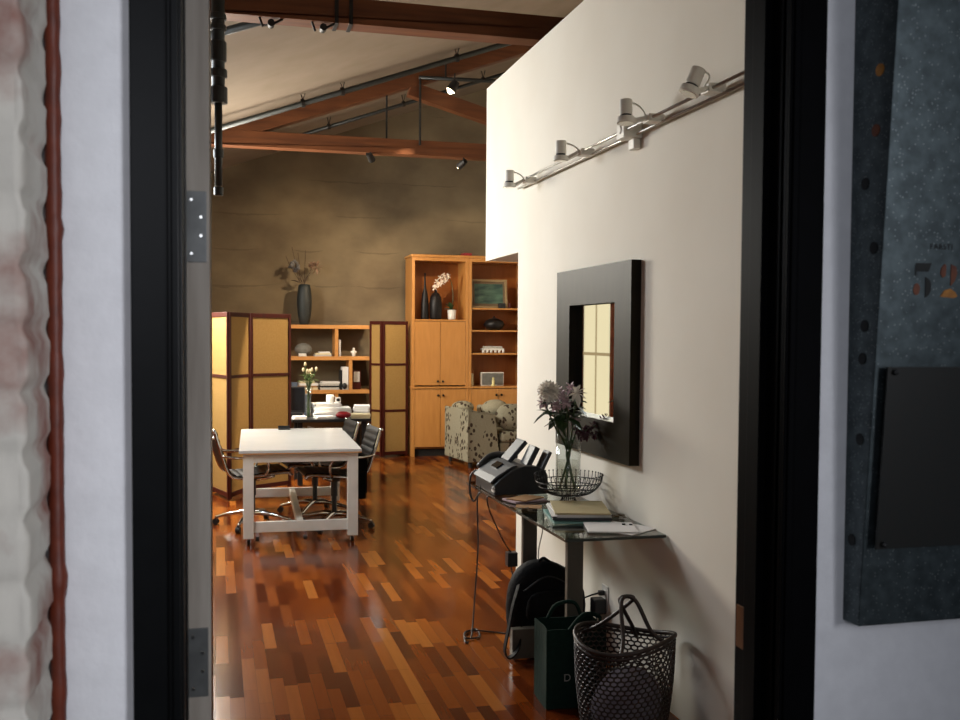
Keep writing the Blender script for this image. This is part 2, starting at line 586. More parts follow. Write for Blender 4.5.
def lettering(name, body, size, mat, parent, loc, rot, extrude=.0004, spacing=1.0):
    fc = bpy.data.curves.new(name, 'FONT')
    fc.body, fc.size, fc.extrude, fc.space_character = body, size, extrude, spacing
    tmp = bpy.data.objects.new('tmp', fc)
    COL.objects.link(tmp)
    me = bpy.data.meshes.new_from_object(tmp.evaluated_get(bpy.context.evaluated_depsgraph_get()))
    bpy.data.objects.remove(tmp)
    me.name = name
    me.materials.clear()
    me.materials.append(M[mat])
    o = bpy.data.objects.new(name, me)
    COL.objects.link(o)
    o.parent = parent
    o.location, o.rotation_euler = loc, rot
    return o


def arc(p0, p1, p2, n=10):
    p0, p1, p2 = map(Vector, (p0, p1, p2))
    return [p0 * (1 - t) ** 2 + p1 * 2 * t * (1 - t) + p2 * t * t for t in [i / n for i in range(n + 1)]]


def spline(pts, n=6):
    """Catmull-Rom through points"""
    P = [Vector(p) for p in pts]
    P = [P[0] * 2 - P[1]] + P + [P[-1] * 2 - P[-2]]
    out = []
    for i in range(1, len(P) - 2):
        for k in range(n):
            t = k / n
            a, b, c, d = P[i - 1], P[i], P[i + 1], P[i + 2]
            out.append(.5 * ((2 * b) + (c - a) * t + (2 * a - 5 * b + 4 * c - d) * t * t + (3 * b - a - 3 * c + d) * t ** 3))
    out.append(P[-2])
    return out


# ---------------------------------------------------------------- the setting
XL, XW, XR, YF0, YF1, YB = -1.10, 1.872, 4.7, 1.45, 1.57, 13.6
SL = .36


def roof(x):
    return 4.0 + SL * (x - .72)


structure('floor', box((XL - .02, YF0, -.12), (XR + .02, YB + .1, 0)), 'floor', 'glossy red-brown strip wood floor')
structure('floor_hall', box((-3.2, -2.5, -.12), (3.2, YF0, 0)), 'hall_floor', 'grey floor of the outer hallway')
structure('ceiling', MB().prism([(XL - .1, roof(XL - .1)), (XR + .1, roof(XR + .1)), (XR + .1, roof(XR + .1) + .12), (XL - .1, roof(XL - .1) + .12)], YF0, YB + .1), 'ceiling', 'sloping beige ceiling')
structure('wall_back', MB().prism([(XL, 0), (XR, 0), (XR, roof(XR)), (XL, roof(XL))], YB, YB + .1), 'concrete', 'brown concrete gable wall at the back')
# left wall of old brick: two tall windows, a nearer third added for fill light
lw = MB()
w1, w2, w3, zb, zt = (11.86, 12.9), (8.3, 11.5), (6.05, 7.45), .35, 3.05
ytop = roof(XL) + .02
lw.box((XL - .1, YF0, 0), (XL, YB, zb)).box((XL - .1, YF0, zt), (XL, YB, ytop))
lw.box((XL - .1, YF0, zb), (XL, w3[0], zt)).box((XL - .1, w3[1], zb), (XL, w2[0], zt)).box((XL - .1, w2[1], zb), (XL, w1[0], zt)).box((XL - .1, w1[1], zb), (XL, YB, zt))
structure('wall_left', lw, 'loft_brick', 'brick wall with tall windows on the left side')
for i, (a, b) in enumerate((w1, w2, w3)):
    fr = MB()
    for y in (a + .025, b - .025):
        fr.box((XL - .075, y - .025, zb), (XL - .03, y + .025, zt))
    fr.box((XL - .075, (a + b) / 2 - .02, zb), (XL - .03, (a + b) / 2 + .02, zt))
    for z in (zb + .025, zt - .025, 2.26):
        fr.box((XL - .075, a, z - .025), (XL - .03, b, z + .025))
    w = structure('window_%d' % (i + 1), fr, 'window_frame', 'tall steel window in the left brick wall')  # the third is unseen, added to go with the near fill
    bl = MB()
    n = 2 if i == 0 else 4
    for k in range(n):
        s = (b - a - .1) / n
        bl.box((XL - .03, a + .05 + k * s + .008, zb + .12), (XL - .02, a + .05 + (k + 1) * s - .008, 2.22))
    bl.build('blind', 'blind', w)
    box((XL - .019, a + .05, 1.36), (XL - .012, b - .05, 1.40)).build('blind_rail', 'blind_edge', w)
    box((XL - .019, (a + b) / 2 - .02, zb + .12), (XL - .013, (a + b) / 2 + .02, 2.22)).build('blind_batten', 'blind_edge', w)
    box((XL - .085, a, 2.285), (XL - .08, b, zt)).build('pane', glow('open_sky_pane_%d' % i, (.85, .92, 1.0), 1.4), w)
structure('wall_east', box((XR, YF1, 0), (XR + .1, YB, roof(XR))), 'white_wall', 'white side wall of the far alcove')
# white loft block: full-height wall face with a room and soffit behind it
wr = MB().prism([(YF1, 0), (6.17, 0), (6.17, 2.142), (6.975, 2.142), (6.975, 3.37), (YF1, 3.37)], XW, XW + .14, 'x')
structure('soffit', box((XW + .14, YF1, 2.142), (XR, 6.975, 3.37)), 'white_wall', 'soffit of the loft block')
structure('wall_right', wr, 'white_wall', 'tall white wall with the mirror and lights')
# wall around the doorway
DX0, DX1 = -.045, .882
fw = MB().box((-2.6, YF0, 0), (DX0 - .005, YF1, 2.36)).box((DX1 + .005, YF0, 0), (2.6, YF1, 2.36)).box((-2.6, YF0, 2.36), (XR, YF1, 5.6)).box((2.6, YF0, 0), (XR, YF1, 2.36))
structure('wall_front', fw, 'hall_wall', 'pale plaster hallway wall around the doorway')

# brick pier: one surface bent round the corner, bricks pushed out of the mortar
def brick_pier():
    cx, y0, y1, rad = -.217, 1.272, 1.45, .012
    path = []
    s = -.75
    x = -.95
    while x < cx - rad:
        path.append((x, y0, 0, -1)); x += .009
    for k in range(5):
        a = -PI / 2 + (PI / 2) * k / 4
        path.append((cx - rad + rad * math.cos(a), y0 + rad + rad * math.sin(a), math.cos(a), math.sin(a)))
    y = y0 + rad + .009
    while y < y1 + .003:
        path.append((cx, y, 1, 0)); y += .009
    nz_ = 300
    zs = [2.55 * i / nz_ for i in range(nz_ + 1)]
    course = .0765
    vs, fs = [], []
    for z in zs:
        row = math.floor(z / course)
        fz = z / course - row
        bz = min(fz, 1 - fz) * course
        cum = 0
        for i, (px, py, nx, ny) in enumerate(path):
            if i:
                cum += math.hypot(px - path[i - 1][0], py - path[i - 1][1])
            L_ = .205
            q = (cum - .72 + (.1 if row % 2 else 0)) / L_
            fb = q - math.floor(q)
            bx = min(fb, 1 - fb) * L_ if nx < .5 else .05
            e = min(bz, bx)
            d = -.007 * (1 - min(1, max(0, (e - .006) / .008)))
            n1 = noise.noise(Vector((px * 14, py * 14, z * 14)))
            n2 = noise.noise(Vector((px * 55, py * 55, z * 55)))
            n3 = noise.noise(Vector((math.floor(q) * 3.1, row * 1.7, .5)))
            d += .0032 * n1 + .0016 * n2 + .004 * n3
            vs.append((px + nx * d, py + ny * d, z))
    k = len(path)
    for i in range(nz_):
        for j in range(k - 1):
            fs.append((i * k + j, i * k + j + 1, (i + 1) * k + j + 1, (i + 1) * k + j))
    return MB().add(vs, fs)


structure('wall_left_pier', brick_pier(), 'brick', 'whitewashed brick pier at the far left', smooth=True)
structure('wall_left_pier_core', box((-.95, 1.29, 0), (-.235, 1.45, 2.5)), 'hall_wall')
# rust-red sealant bead where the pier meets the plaster
cpts, crs = [], []
for i in range(150):
    z = 2.4 * i / 149
    cpts.append((-.2105 + .0008 * noise.noise(Vector((7, 0, z * 12))), 1.4435, z))
    crs.append(.0105 + .0022 * noise.noise(Vector((0, 0, z * 30))) + (.003 if noise.noise(Vector((3, 0, z * 17))) > .28 else 0))
structure('trim_1', MB().tube(cpts, crs, 8), 'caulk', 'lumpy rust-red sealant bead beside the brick pier', smooth=True)

# black door casing: stepped profile each side, jamb reveals and stops
def casing(sgn, xin, xout):
    m = MB()
    w = xout - xin
    m.box((min(xin, xout), 1.432, 0), (max(xin, xout), 1.452, 2.36))
    xa, xb = xin + w * .30, xin + w * .34
    m.box((min(xin, xa), 1.426, 0), (max(xin, xa), 1.434, 2.36))
    xa, xb = xin + w * .06, xin + w * .22
    m.box((min(xa, xb), 1.421, 0), (max(xa, xb), 1.428, 2.36))
    return m


structure('trim_2', casing(-1, DX0, -.113), 'black_trim', 'black door casing on the left', bevel=.002)
structure('trim_3', casing(1, DX1, .951), 'black_jamb', 'black door casing on the right', bevel=.002)
jm = MB().box((DX1, YF0 - .01, 0), (DX1 + .03, YF1 + .004, 2.36)).box((DX1 - .012, 1.485, 0), (DX1 + .01, 1.525, 2.36))
st = structure('trim_4', jm, 'black_jamb', 'black door jamb on the right', bevel=.0015)
box((DX1 - .002, 1.535, 1.06), (DX1 + .001, 1.567, 1.134)).build('strike_plate', 'brass', st, bevel=.0008)
structure('trim_5', MB().box((DX0 - .03, YF0 - .01, 0), (DX0, YF1 + .004, 2.36)).box((DX0 - .01, 1.485, 0), (DX0 + .003, 1.52, 2.36)), 'black_trim', 'black door jamb on the left', bevel=.0015)
structure('trim_6', MB().box((-.12, 1.43, 2.36), (.965, 1.452, 2.46)).box((DX0 - .03, YF0 - .005, 2.34), (DX1 + .03, YF1, 2.362)), 'black_trim', 'black door head casing')

# the open door, seen by its hinge edge
door = structure('door_1', box((-.0475, 1.588, .01), (-.0115, 2.46, 2.33)), 'black_trim', 'door standing open on the left, grey edge towards the viewer')
ed = box((-.0490, 1.583, .01), (-.0102, 1.5875, 2.33)).build('door_edge', 'door_edge', door)
ed['label'] = 'worn unpainted grey wood hinge edge'
for z0 in (1.042, 1.71, .22):
    h = box((-.0485, 1.5805, z0), (-.0145, 1.5828, z0 + .107)).build('hinge', 'hinge', door, bevel=.0006)
    for (sx, sz) in ((-.037, .094), (-.023, .068), (-.023, .040), (-.037, .013)):
        MB().cyl((sx, 1.5806, z0 + sz), (sx, 1.579, z0 + sz), .0034, .0022, 12).build('screw', 'chrome', h)

# ---------------------------------------------------------------- roof timbers, pipes and rods
def tie(y):
    z0, z1 = 3.555, 3.715
    xa = -.52
    xm = .72 + (z1 - 4.0) / SL
    return MB().prism([(xa, z0), (4.65, z0), (4.65, z1), (xm + .02, z1), (xa, roof(xa) - .004)], y, y + .155)


def chord(y):
    x0, x1 = -.1, 4.5
    t = .19
    zc = 3.716
    xb = .72 + (zc + t - 4.0) / SL
    return MB().prism([(.72 + (zc - 4.0) / SL + .03, zc), (xb, zc), (xb + .03, roof(xb + .03) - t), (x1, roof(x1) - t), (x1, roof(x1) - .004), (.72 + (zc - 4.0) / SL + .03, roof(.72 + (zc - 4.0) / SL + .03) - .004)], y, y + .15)


def truss(y, label, brace):
    t = thing('roof_truss', label, 'roof beam', (0, y, 3.555))
    for nm, mb in (('tie_beam', tie(y)), ('top_chord', chord(y))):
        o = mb.build(nm, 'beam', t, bevel=.006, loc=(0, y, 3.555)); o.location = (0, 0, 0)
    if brace:
        MB().bar((2.02, .07, roof(2.02) - 3.555 - .20), (4.0, .07, .165), .13, .15).build('brace', 'beam', t, bevel=.005)
    if not brace:
        for x in (.73, .82):
            box((x - .012, -.008, -.006), (x + .012, .163, .166)).build('strap', 'rod', t)
    return t


truss(6.35, 'nearest timber roof truss crossing the top of the picture', False)
truss(10.7, 'far timber roof truss with a sloping chord and small spotlights', True)


def world_part(mb, name, mat, root, **k):
    o = mb.build(name, mat, root, loc=root.location, **k)
    o.location = (0, 0, 0)
    return o


# sprinkler pipes parallel to the roof slope, hung a little below it
def slope_pipe(y, x0, x1, drop, r, label, hang):
    t = thing('sprinkler_pipe', label, 'pipe', (x0, y, roof(x0) - drop), 0, 'sprinkler pipes under the ceiling')
    world_part(MB().tube([(x0, y, roof(x0) - drop), (x1, y, roof(x1) - drop)], r, 12), 'pipe', 'pipe', t, smooth=True)
    for x in hang:
        z = roof(x) - drop
        hg = MB().tube([(x, y, z + r), (x - .02, y + .015, roof(x) + .0)], .005, 6)
        hg.tube([(x, y, z + r), (x + .02, y - .01, roof(x) + .0)], .005, 6).cyl((x - .018, y, z), (x + .018, y, z + .006), r * 1.5, None, 10)
        world_part(hg, 'hanger', 'rod', t)
    return t


slope_pipe(6.75, -.25, 2.2, .20, .026, 'grey pipe running up the ceiling just behind the nearest truss', (.30, .62))
slope_pipe(10.35, -.2, 4.3, .10, .028, 'long grey pipe running up the ceiling above the far truss chord', (.85, 1.25, 2.45))
slope_pipe(12.1, .7, 4.3, .12, .022, 'thin pipe running up the ceiling closest to the concrete wall', (1.3, 2.2, 3.2))

rp = thing('riser_pipe', 'dark grey vertical pipe with couplings hanging beside the doorway', 'pipe', (.012, 5.8, 2.40))
world_part(MB().cyl((.012, 5.8, 2.92), (.012, 5.8, roof(0) + .0), .036), 'upper_pipe', 'pipe', rp, smooth=True)
world_part(MB().cyl((.012, 5.8, 2.43), (.012, 5.8, 2.93), .021), 'lower_pipe', 'pipe', rp, smooth=True)
for z, h, r in ((3.36, .035, .046), (3.30, .03, .046), (3.17, .11, .046), (3.05, .045, .049), (2.93, .09, .05), (2.61, .05, .028), (2.40, .05, .026)):
    world_part(MB().cyl((.012, 5.8, z - h / 2), (.012, 5.8, z + h / 2), r), 'coupling', 'pipe', rp, smooth=False, bevel=.006)

cb = thing('conduit', 'grey conduit bar hung level on thin rods under the far ceiling', 'conduit', (2.15, 10.685, 4.40))
world_part(MB().tube([(2.11, 10.685, 4.38), (3.4, 10.685, 4.41)], .020, 10), 'pipe', 'pipe', cb, smooth=True)
world_part(MB().tube([(2.40, 10.66, 4.39), (2.40, 10.66, roof(2.4) - .01)], .010, 6), 'rod', 'rod', cb)
world_part(MB().tube([(2.125, 10.685, 3.66), (2.125, 10.685, 4.38)], .013, 6), 'rod', 'rod', cb)
hr = thing('hanger_rod', 'thin dark rod with a flange standing on the far tie beam', 'rod', (1.77, 10.8, 3.70))
world_part(MB().tube([(1.78, 10.8, 3.715), (1.78, 10.8, 4.33)], .011, 6), 'rod', 'rod', hr)
world_part(MB().cyl((1.78, 10.8, 4.25), (1.78, 10.8, 4.32), .016).box((1.72, 10.78, 4.255), (1.84, 10.82, 4.285)).cyl((1.78, 10.8, 4.32), (1.78, 10.8, roof(1.78)), .012), 'flange', 'rod', hr)
for x, lab in ((.28, 'left of the two small pipe clamps under the nearest truss'), (.60, 'right of the two small pipe clamps under the nearest truss')):
    c_ = thing('pipe_clamp', lab, 'clamp', (x, 6.42, 3.5), 0, 'clamps under the nearest truss')
    world_part(MB().bar((x - .02, 6.38, 3.555), (x + .0, 6.38, 3.50), .02, .012), 'clamp_arm', 'rod', c_)
    world_part(MB().bar((x + .12, 6.38, 3.555), (x + .05, 6.38, 3.515), .02, .012), 'clamp_arm', 'rod', c_)
    world_part(MB().cyl((x + .05, 6.36, 3.525), (x + .05, 6.42, 3.525), .022), 'clamp_body', 'rod', c_)


def spotlight(x, y, z, target, power, angle, label, ztop, size=.055, blend=.3):
    d = (Vector(target) - Vector((x, y, z))).normalized()
    t = thing('ceiling_spotlight', label, 'spotlight', (x, y, z), 0, 'small spotlights at the far truss')
    P = Vector((x, y, z))
    world_part(MB().cyl(P - d * .11, P, size * .75, size, 20), 'lamp_housing', 'rod', t, smooth=False)
    world_part(MB().cyl(P + d * .0005, P + d * .004, size * .86, None, 20), 'lamp_lens', 'lamp_hot', t)
    world_part(MB().ball(P + d * .004, size * .62, 14, 8), 'bulb', 'lamp_hot', t, smooth=True)
    world_part(MB().tube([P - d * .08, Vector((x - d.x * .08, y - d.y * .08, ztop))], .008, 6), 'stem', 'rod', t)
    l = bpy.data.lights.new('spot_beam', 'SPOT')
    l.energy, l.color, l.spot_size, l.spot_blend, l.shadow_soft_size = power, (1.0, .78, .52), R(angle), blend, .04
    o = bpy.data.objects.new('spot_beam', l)
    COL.objects.link(o)
    o.location = P + d * .02
    o.rotation_euler = d.to_track_quat('-Z', 'Y').to_euler()
    return t


spotlight(2.40, 10.42, 4.20, (1.10, 10.72, 2.10), 2200, 27, 'bright spotlight hanging from the conduit by the timber brace', 4.38)
spotlight(1.62, 10.78, 3.49, (3.1, 13.1, 1.9), 220, 60, 'left spotlight under the far tie beam', 3.556, .04)
spotlight(2.585, 10.78, 3.47, (1.15, 13.6, 2.05), 420, 62, 'right spotlight under the far tie beam', 3.556, .04, 1.0)

# ---------------------------------------------------------------- wall track light
tk = thing('track_light', 'silver double rod track light with four heads on the white wall', 'track light', (XW, 4.3, 2.53))
world_part(MB().tube([(1.80, 3.0, 2.535), (1.80, 6.12, 2.553)], .007, 8), 'rail', 'silver', tk, smooth=True)
world_part(MB().tube([(1.845, 3.0, 2.517), (1.845, 6.09, 2.535)], .007, 8), 'rail', 'silver', tk, smooth=True)
world_part(MB().box((1.78, 4.24, 2.505), (1.872, 4.33, 2.575)).box((1.835, 4.255, 2.46), (1.87, 4.32, 2.53)).cyl((1.775, 4.285, 2.545), (1.79, 4.285, 2.545), .02), 'mounting_block', 'head', tk, bevel=.006)
for i, (yc, yh, zt_, tilt) in enumerate(((5.776, 5.80, 2.510, 0), (4.828, 4.87, 2.512, 0), (4.005, 4.03, 2.532, .12), (3.47, 3.43, 2.518, .5))):
    world_part(MB().box((1.782, yc - .035, 2.522), (1.855, yc + .035, 2.556)), 'clip', 'head', tk, bevel=.004)
    hd = Vector((1.70, yh, zt_))
    ax = Vector((.25 * tilt, .85 * tilt, 1)).normalized()
    if tilt > .3:
        ax = Vector((.42, -.05, 1)).normalized()
    h = world_part(MB().cyl(hd + ax * .022, hd + ax * .088, .028), 'lamp_head', 'head', tk, bevel=.003)
    def sub(mb, nm, mat, **k):
        o = mb.build(nm, mat, h, loc=tk.location, **k); o.location = (0, 0, 0)
        return o
    sub(MB().lathe([(.036, -.012), (.041, -.008), (.041, .010), (.034, .014), (.034, -.006), (.03, -.010)], (0, 0, 0), 24, False) if False else MB().cyl(hd - ax * .014, hd + ax * .012, .040, .038), 'bezel', 'head', bevel=.003)
    sub(MB().cyl(hd - ax * .0155, hd - ax * .0138, .032), 'reflector', 'reflector')
    sub(MB().cyl(hd + ax * .012, hd + ax * .0225, .024), 'neck', 'rubber')
    sub(MB().bar(hd + Vector((.03, 0, -.002)), (1.79, yc, 2.542), .030, .018), 'arm', 'head', bevel=.004)
    sub(MB().tube(arc(hd + ax * .078 + Vector((.02, 0, 0)), hd + ax * .075 + Vector((.07, 0, 0)), Vector((1.78, yc, 2.55)), 10), .0045, 6), 'cable', 'head', smooth=True)

# ---------------------------------------------------------------- mirror
mi = thing('wall_mirror', 'square mirror in a very wide black-brown frame on the white wall', 'mirror', (XW, 4.75, 1.49))
mx0, mx1 = 1.822, XW - .001
ya, yb, za, zb2 = 4.235, 5.262, 1.012, 1.955
ia, ib, ja, jb = 4.43, 5.058, 1.195, 1.768
fm = MB()
fm.box((mx0, ya, za), (mx1, ia, zb2)).box((mx0, ib, za), (mx1, yb, zb2)).box((mx0, ia, za), (mx1, ib, ja)).box((mx0, ia, jb), (mx1, ib, zb2))
world_part(fm, 'frame', 'frame', mi)
gl = MB()
bv = .016
v0 = [(1.862, ia, ja), (1.862, ib, ja), (1.862, ib, jb), (1.862, ia, jb)]
v1 = [(1.8608, ia + bv, ja + bv), (1.8608, ib - bv, ja + bv), (1.8608, ib - bv, jb - .002), (1.8608, ia + bv, jb - .002)]
gl.add(v0 + v1, [(0, 1, 5, 4), (1, 2, 6, 5), (2, 3, 7, 6), (3, 0, 4, 7), (4, 5, 6, 7)])
world_part(gl, 'mirror_glass', 'mirror', mi)

# ---------------------------------------------------------------- white work table
TR = R(-1.9)
wt = thing('work_table', 'white rectangular work table on casters in the middle of the room', 'table', (.176, 7.72, 0), TR)
tw, tl, tz = .905, 1.80, .727
box((-.02, 0, tz - .022), (tw + .0, tl, tz)).build('tabletop', 'white_top', wt, bevel=.002)
box((-.0205, -.0005, tz - .030), (tw + .0005, tl + .0005, tz - .0215)).build('edge_band', 'ply', wt)
for (x, y) in ((.005, .02), (tw - .11, .02), (.005, tl - .12), (tw - .11, tl - .12)):
    box((x + .005, y, .05), (x + .085, y + .08, tz - .03)).build('leg', 'white_paint', wt, bevel=.003)
    cs = MB().lathe([(.02, .042), (.022, .052)], (x + .045, y + .04, 0), 14).box((x + .026, y + .03, .012), (x + .032, y + .05, .045)).box((x + .058, y + .03, .012), (x + .064, y + .05, .045))
    c = cs.build('caster', 'chrome', wt)
    MB().cyl((x + .034, y + .04, .020), (x + .056, y + .04, .020), .020).build('wheel', 'rubber', c)
ap = MB().box((.085, .0225, tz - .095), (tw - .095, .055, tz - .03)).box((.085, tl - .065, tz - .095), (tw - .095, tl - .04, tz - .03)).box((.02, .1, tz - .095), (.045, tl - .12, tz - .03)).box((tw - .055, .1, tz - .095), (tw - .03, tl - .12, tz - .03))
ap.build('apron', 'white_paint', wt, bevel=.002)
box((.085, .035, .095), (tw - .095, .075, .175)).build('stretcher', 'white_paint', wt, bevel=.002)
box((.085, tl - .10, .10), (tw - .095, tl - .06, .18)).build('stretcher', 'white_paint', wt, bevel=.002)
MB().bar((.44, .075, .14), (.44, tl - .10, .14), .05, .06).build('stretcher', 'white_paint', wt, bevel=.002)
for x in (.115, .475):
    c = MB().box((x - .012, .045, .03), (x + .012, .065, .096)).build('caster', 'chrome', wt)
    MB().cyl((x - .014, .055, .045), (x + .014, .055, .045), .02).build('wheel', 'dark_plastic', c)

bc = thing('desk_gadget', 'small black desk gadget on the far edge of the white table', 'gadget', (.60, 9.40, .7275), TR)
box((-.055, -.03, 0), (.055, .03, .014)).build('body', 'dark_plastic', bc, bevel=.003)
box((-.055, .022, .0135), (.055, .030, .034)).build('flap', 'dark_plastic', bc, bevel=.003)

# ---------------------------------------------------------------- aluminium office chairs
def office_chair(label, loc, rz):
    t = thing('office_chair', label, 'office chair', loc, rz, 'ribbed black leather office chairs')
    prof = spline([(.27, 0, .455), (.24, 0, .470), (.10, 0, .462), (-.08, 0, .440), (-.18, 0, .445), (-.235, 0, .49), (-.275, 0, .60), (-.31, 0, .71), (-.338, 0, .81), (-.345, 0, .825)], 9)
    up, lo = [], []
    dist = 0
    for i, p in enumerate(prof):
        a, b = prof[max(i - 1, 0)], prof[min(i + 1, len(prof) - 1)]
        d = (b - a).normalized()
        nrm = Vector((d.z, 0, -d.x))
        nrm = nrm if nrm.z > 0 or nrm.x > 0 else -nrm
        if i:
            dist += (p - prof[i - 1]).length
        th = .014 + .006 * abs(math.sin(PI * dist / .055))
        up.append((p.x + nrm.x * th, p.z + nrm.z * th)); lo.append((p.x - nrm.x * .006, p.z - nrm.z * .006))
    MB().prism(up + lo[::-1], -.215, .215, 'y').build('seat_shell', 'leather', t, bevel=.002)
    for s in (-1, 1):
        MB().tube([(p.x, s * .228, p.z - .002) for p in prof], .013, 8).build('side_rail', 'chrome', t, smooth=True)
        MB().tube(spline([(.06, s * .245, .455), (.085, s * .27, .51), (.06, s * .275, .585), (-.05, s * .275, .605), (-.20, s * .27, .61), (-.285, s * .245, .625)], 6), .011, 8).build('armrest', 'chrome', t, smooth=True)
    MB().tube([(.13, -.23, .445), (.03, -.08, .40), (.03, .08, .40), (.13, .23, .445)], .014, 8).build('spreader', 'chrome', t, smooth=True)
    MB().tube([(-.325, -.235, .765), (-.345, 0, .755), (-.325, .235, .765)], .010, 8).build('back_bar', 'chrome', t, smooth=True)
    for s in (-1, 1):
        MB().ball((.275, s * .228, .45), .016).build('end_cap', 'chrome', t, smooth=True)
        MB().ball((-.346, s * .228, .826), .018).build('end_cap', 'chrome', t, smooth=True)
    MB().lathe([(.05, .385), (.055, .41), (.03, .415)], n=16).cyl((0, 0, .385), (0, 0, .26), .028).cyl((0, 0, .27), (0, 0, .10), .02, .022).build('column', 'dark_plastic', t, smooth=False)
    for k in range(4):
        a = PI / 4 + k * PI / 2 + .25
        c, s = math.cos(a), math.sin(a)
        MB().tube(spline([(0, 0, .11), (c * .10, s * .10, .112), (c * .25, s * .25, .085), (c * .325, s * .325, .062)], 4), [.024] * 5 + [.018] * 4 + [.013] * 4, 8).build('base_leg', 'chrome', t, smooth=True)
        w = MB().cyl((c * .325, s * .325, .028), (c * .325, s * .325, .062), .012).build('caster', 'dark_plastic', t)
        MB().cyl((c * .325 - s * .016, s * .325 + c * .016, .026), (c * .325 + s * .016, s * .325 - c * .016, .026), .026).build('wheel', 'rubber', w)
    return t


office_chair('office chair at the left side of the white table, its back to the doorway', (.285, 8.55, 0), R(8))
office_chair('nearer office chair at the right side of the white table', (.945, 8.36, 0), R(184))
office_chair('farther office chair at the right side of the white table', (.845, 9.0, 0), R(186))
jk = thing('jacket', 'black garment hanging down from the nearer right office chair', 'jacket', (1.2, 8.3, .45))
world_part(MB().box((1.075, 8.10, .31), (1.185, 8.13, .62)).box((1.085, 8.08, .27), (1.175, 8.11, .5)), 'front_panel', 'black_cloth', jk, bevel=.012)
world_part(MB().box((1.08, 8.11, .60), (1.18, 8.20, .625)), 'fold', 'black_cloth', jk, bevel=.012)

# ---------------------------------------------------------------- folding screens
def folding_screen(label, pts, h, rails, origin):
    t = thing('folding_screen', label, 'folding screen', origin)
    for (a, b) in zip(pts[:-1], pts[1:]):
        A, B = Vector((*a, 0)), Vector((*b, 0))
        d = (B - A).normalized()
        L_ = (B - A).length - .012
        O = A + d * .006 - Vector(origin)
        ang = math.atan2(d.y, d.x)
        mt = Matrix.Translation(O) @ Matrix.Rotation(ang, 4, 'Z')
        f = MB()
        sw = .030
        f.box((0, -.013, .01), (sw, .013, h), mt).box((L_ - sw, -.013, .01), (L_, .013, h), mt)
        for z in [.03] + rails + [h - .045]:
            f.box((sw, -.012, z), (L_ - sw, .012, z + (.045 if z in (.03, h - .045) else .03)), mt)
        fo = f.build('panel_frame', 'redwood', t, bevel=.002)
        MB().box((sw - .004, -.004, .05), (L_ - sw + .004, .004, h - .03), mt).build('woven_panel', 'weave', fo)
    return t


folding_screen('three panel folding screen behind the left side of the white table', [(-.055, 10.42), (.108, 9.90), (.318, 10.36), (.748, 10.66)], 1.822, [.46, 1.18], (.1, 10.2, 0))
folding_screen('narrow folding screen between the low shelves and the tall cabinet', [(1.96, 13.19), (2.095, 13.0), (2.455, 13.10)], 1.795, [.60, 1.21], (2.1, 13.15, 0))

# ---------------------------------------------------------------- open shelf unit
YS = 13.2
su = thing('shelf_unit', 'open oak shelf unit against the concrete wall between the screens', 'shelves', (1.35, YS, 0))
for z in (1.69, 1.277, .836, .50, .06):
    world_part(box((.78, YS, z), (1.955, YS + .34, z + .05)), 'shelf', 'shelfwood', su, bevel=.002)
for x, z0, z1 in ((1.50, 1.327, 1.69), (1.685, .886, 1.277), (1.50, .55, .836), (1.685, .11, .50), (.78, .11, 1.69)):
    world_part(box((x, YS + .01, z0), (x + .045, YS + .335, z1)), 'divider', 'shelfwood', su, bevel=.002)
world_part(box((.78, YS + .01, 0), (.83, YS + .33, .06)).box((1.90, YS + .01, 0), (1.95, YS + .33, .06)), 'foot', 'shelfwood', su)

# vase with dry branches
vs_ = thing('floor_vase', 'tall charcoal vase of dried branches on top of the shelves', 'vase', (1.115, 13.36, 1.741))
MB().lathe([(.055, 0), (.062, .01), (.085, .12), (.098, .26), (.098, .34), (.085, .46), (.074, .525), (.066, .53), (.062, .50), (.05, .40)], n=28).build('body', 'char_vase', vs_, smooth=True)
tw_ = MB()
for (x, y, z) in ((-.16, .02, 1.02), (-.08, .05, .95), (-.24, 0, .9), (.10, .03, .78), (.02, .06, .98), (.14, .04, .80), (-.12, .0, .78)):
    tw_.tube(spline([(random.uniform(-.02, .02), 0, .48), (x * .35 + random.uniform(-.03, .03), y * .5, .62), (x * .8, y, .5 + (z - .5) * .72), (x, y, z)], 5), .0035, 5)
tw_.build('branches', 'twig', vs_)
hd = MB()
for c, rr in (((-.12, .0, .76), .075),):
    for k in range(26):
        p = Vector((random.gauss(0, 1), random.gauss(0, 1), random.gauss(0, 1))).normalized() * rr * random.uniform(.5, 1)
        hd.ball(Vector(c) + p, random.uniform(.016, .028), 6, 4)
hd.build('flower_head', 'dry_head', vs_)
hd = MB()
for c, rr in (((.155, .0, .76), .085), ((.09, .0, .79), .05)):
    for k in range(34):
        p = Vector((random.gauss(0, 1), random.gauss(0, 1), random.gauss(0, 1))).normalized()
        hd.leaf(Vector(c) + p * rr * .2, p, .02, rr * random.uniform(.7, 1.1), .1)
hd.build('seed_head', 'dry_red', vs_)
lf = MB()
lf.leaf((-.05, .02, .55), (-.6, .1, .28), .07, .14, .2).leaf((-.02, .02, .55), (-.3, .1, .5), .06, .12, .2)
lf.build('leaf', 'twig', vs_)

# things on the shelf unit
def lump(name, label, cat, loc, mat, group=None):
    return thing(name, label, cat, loc, 0, group)


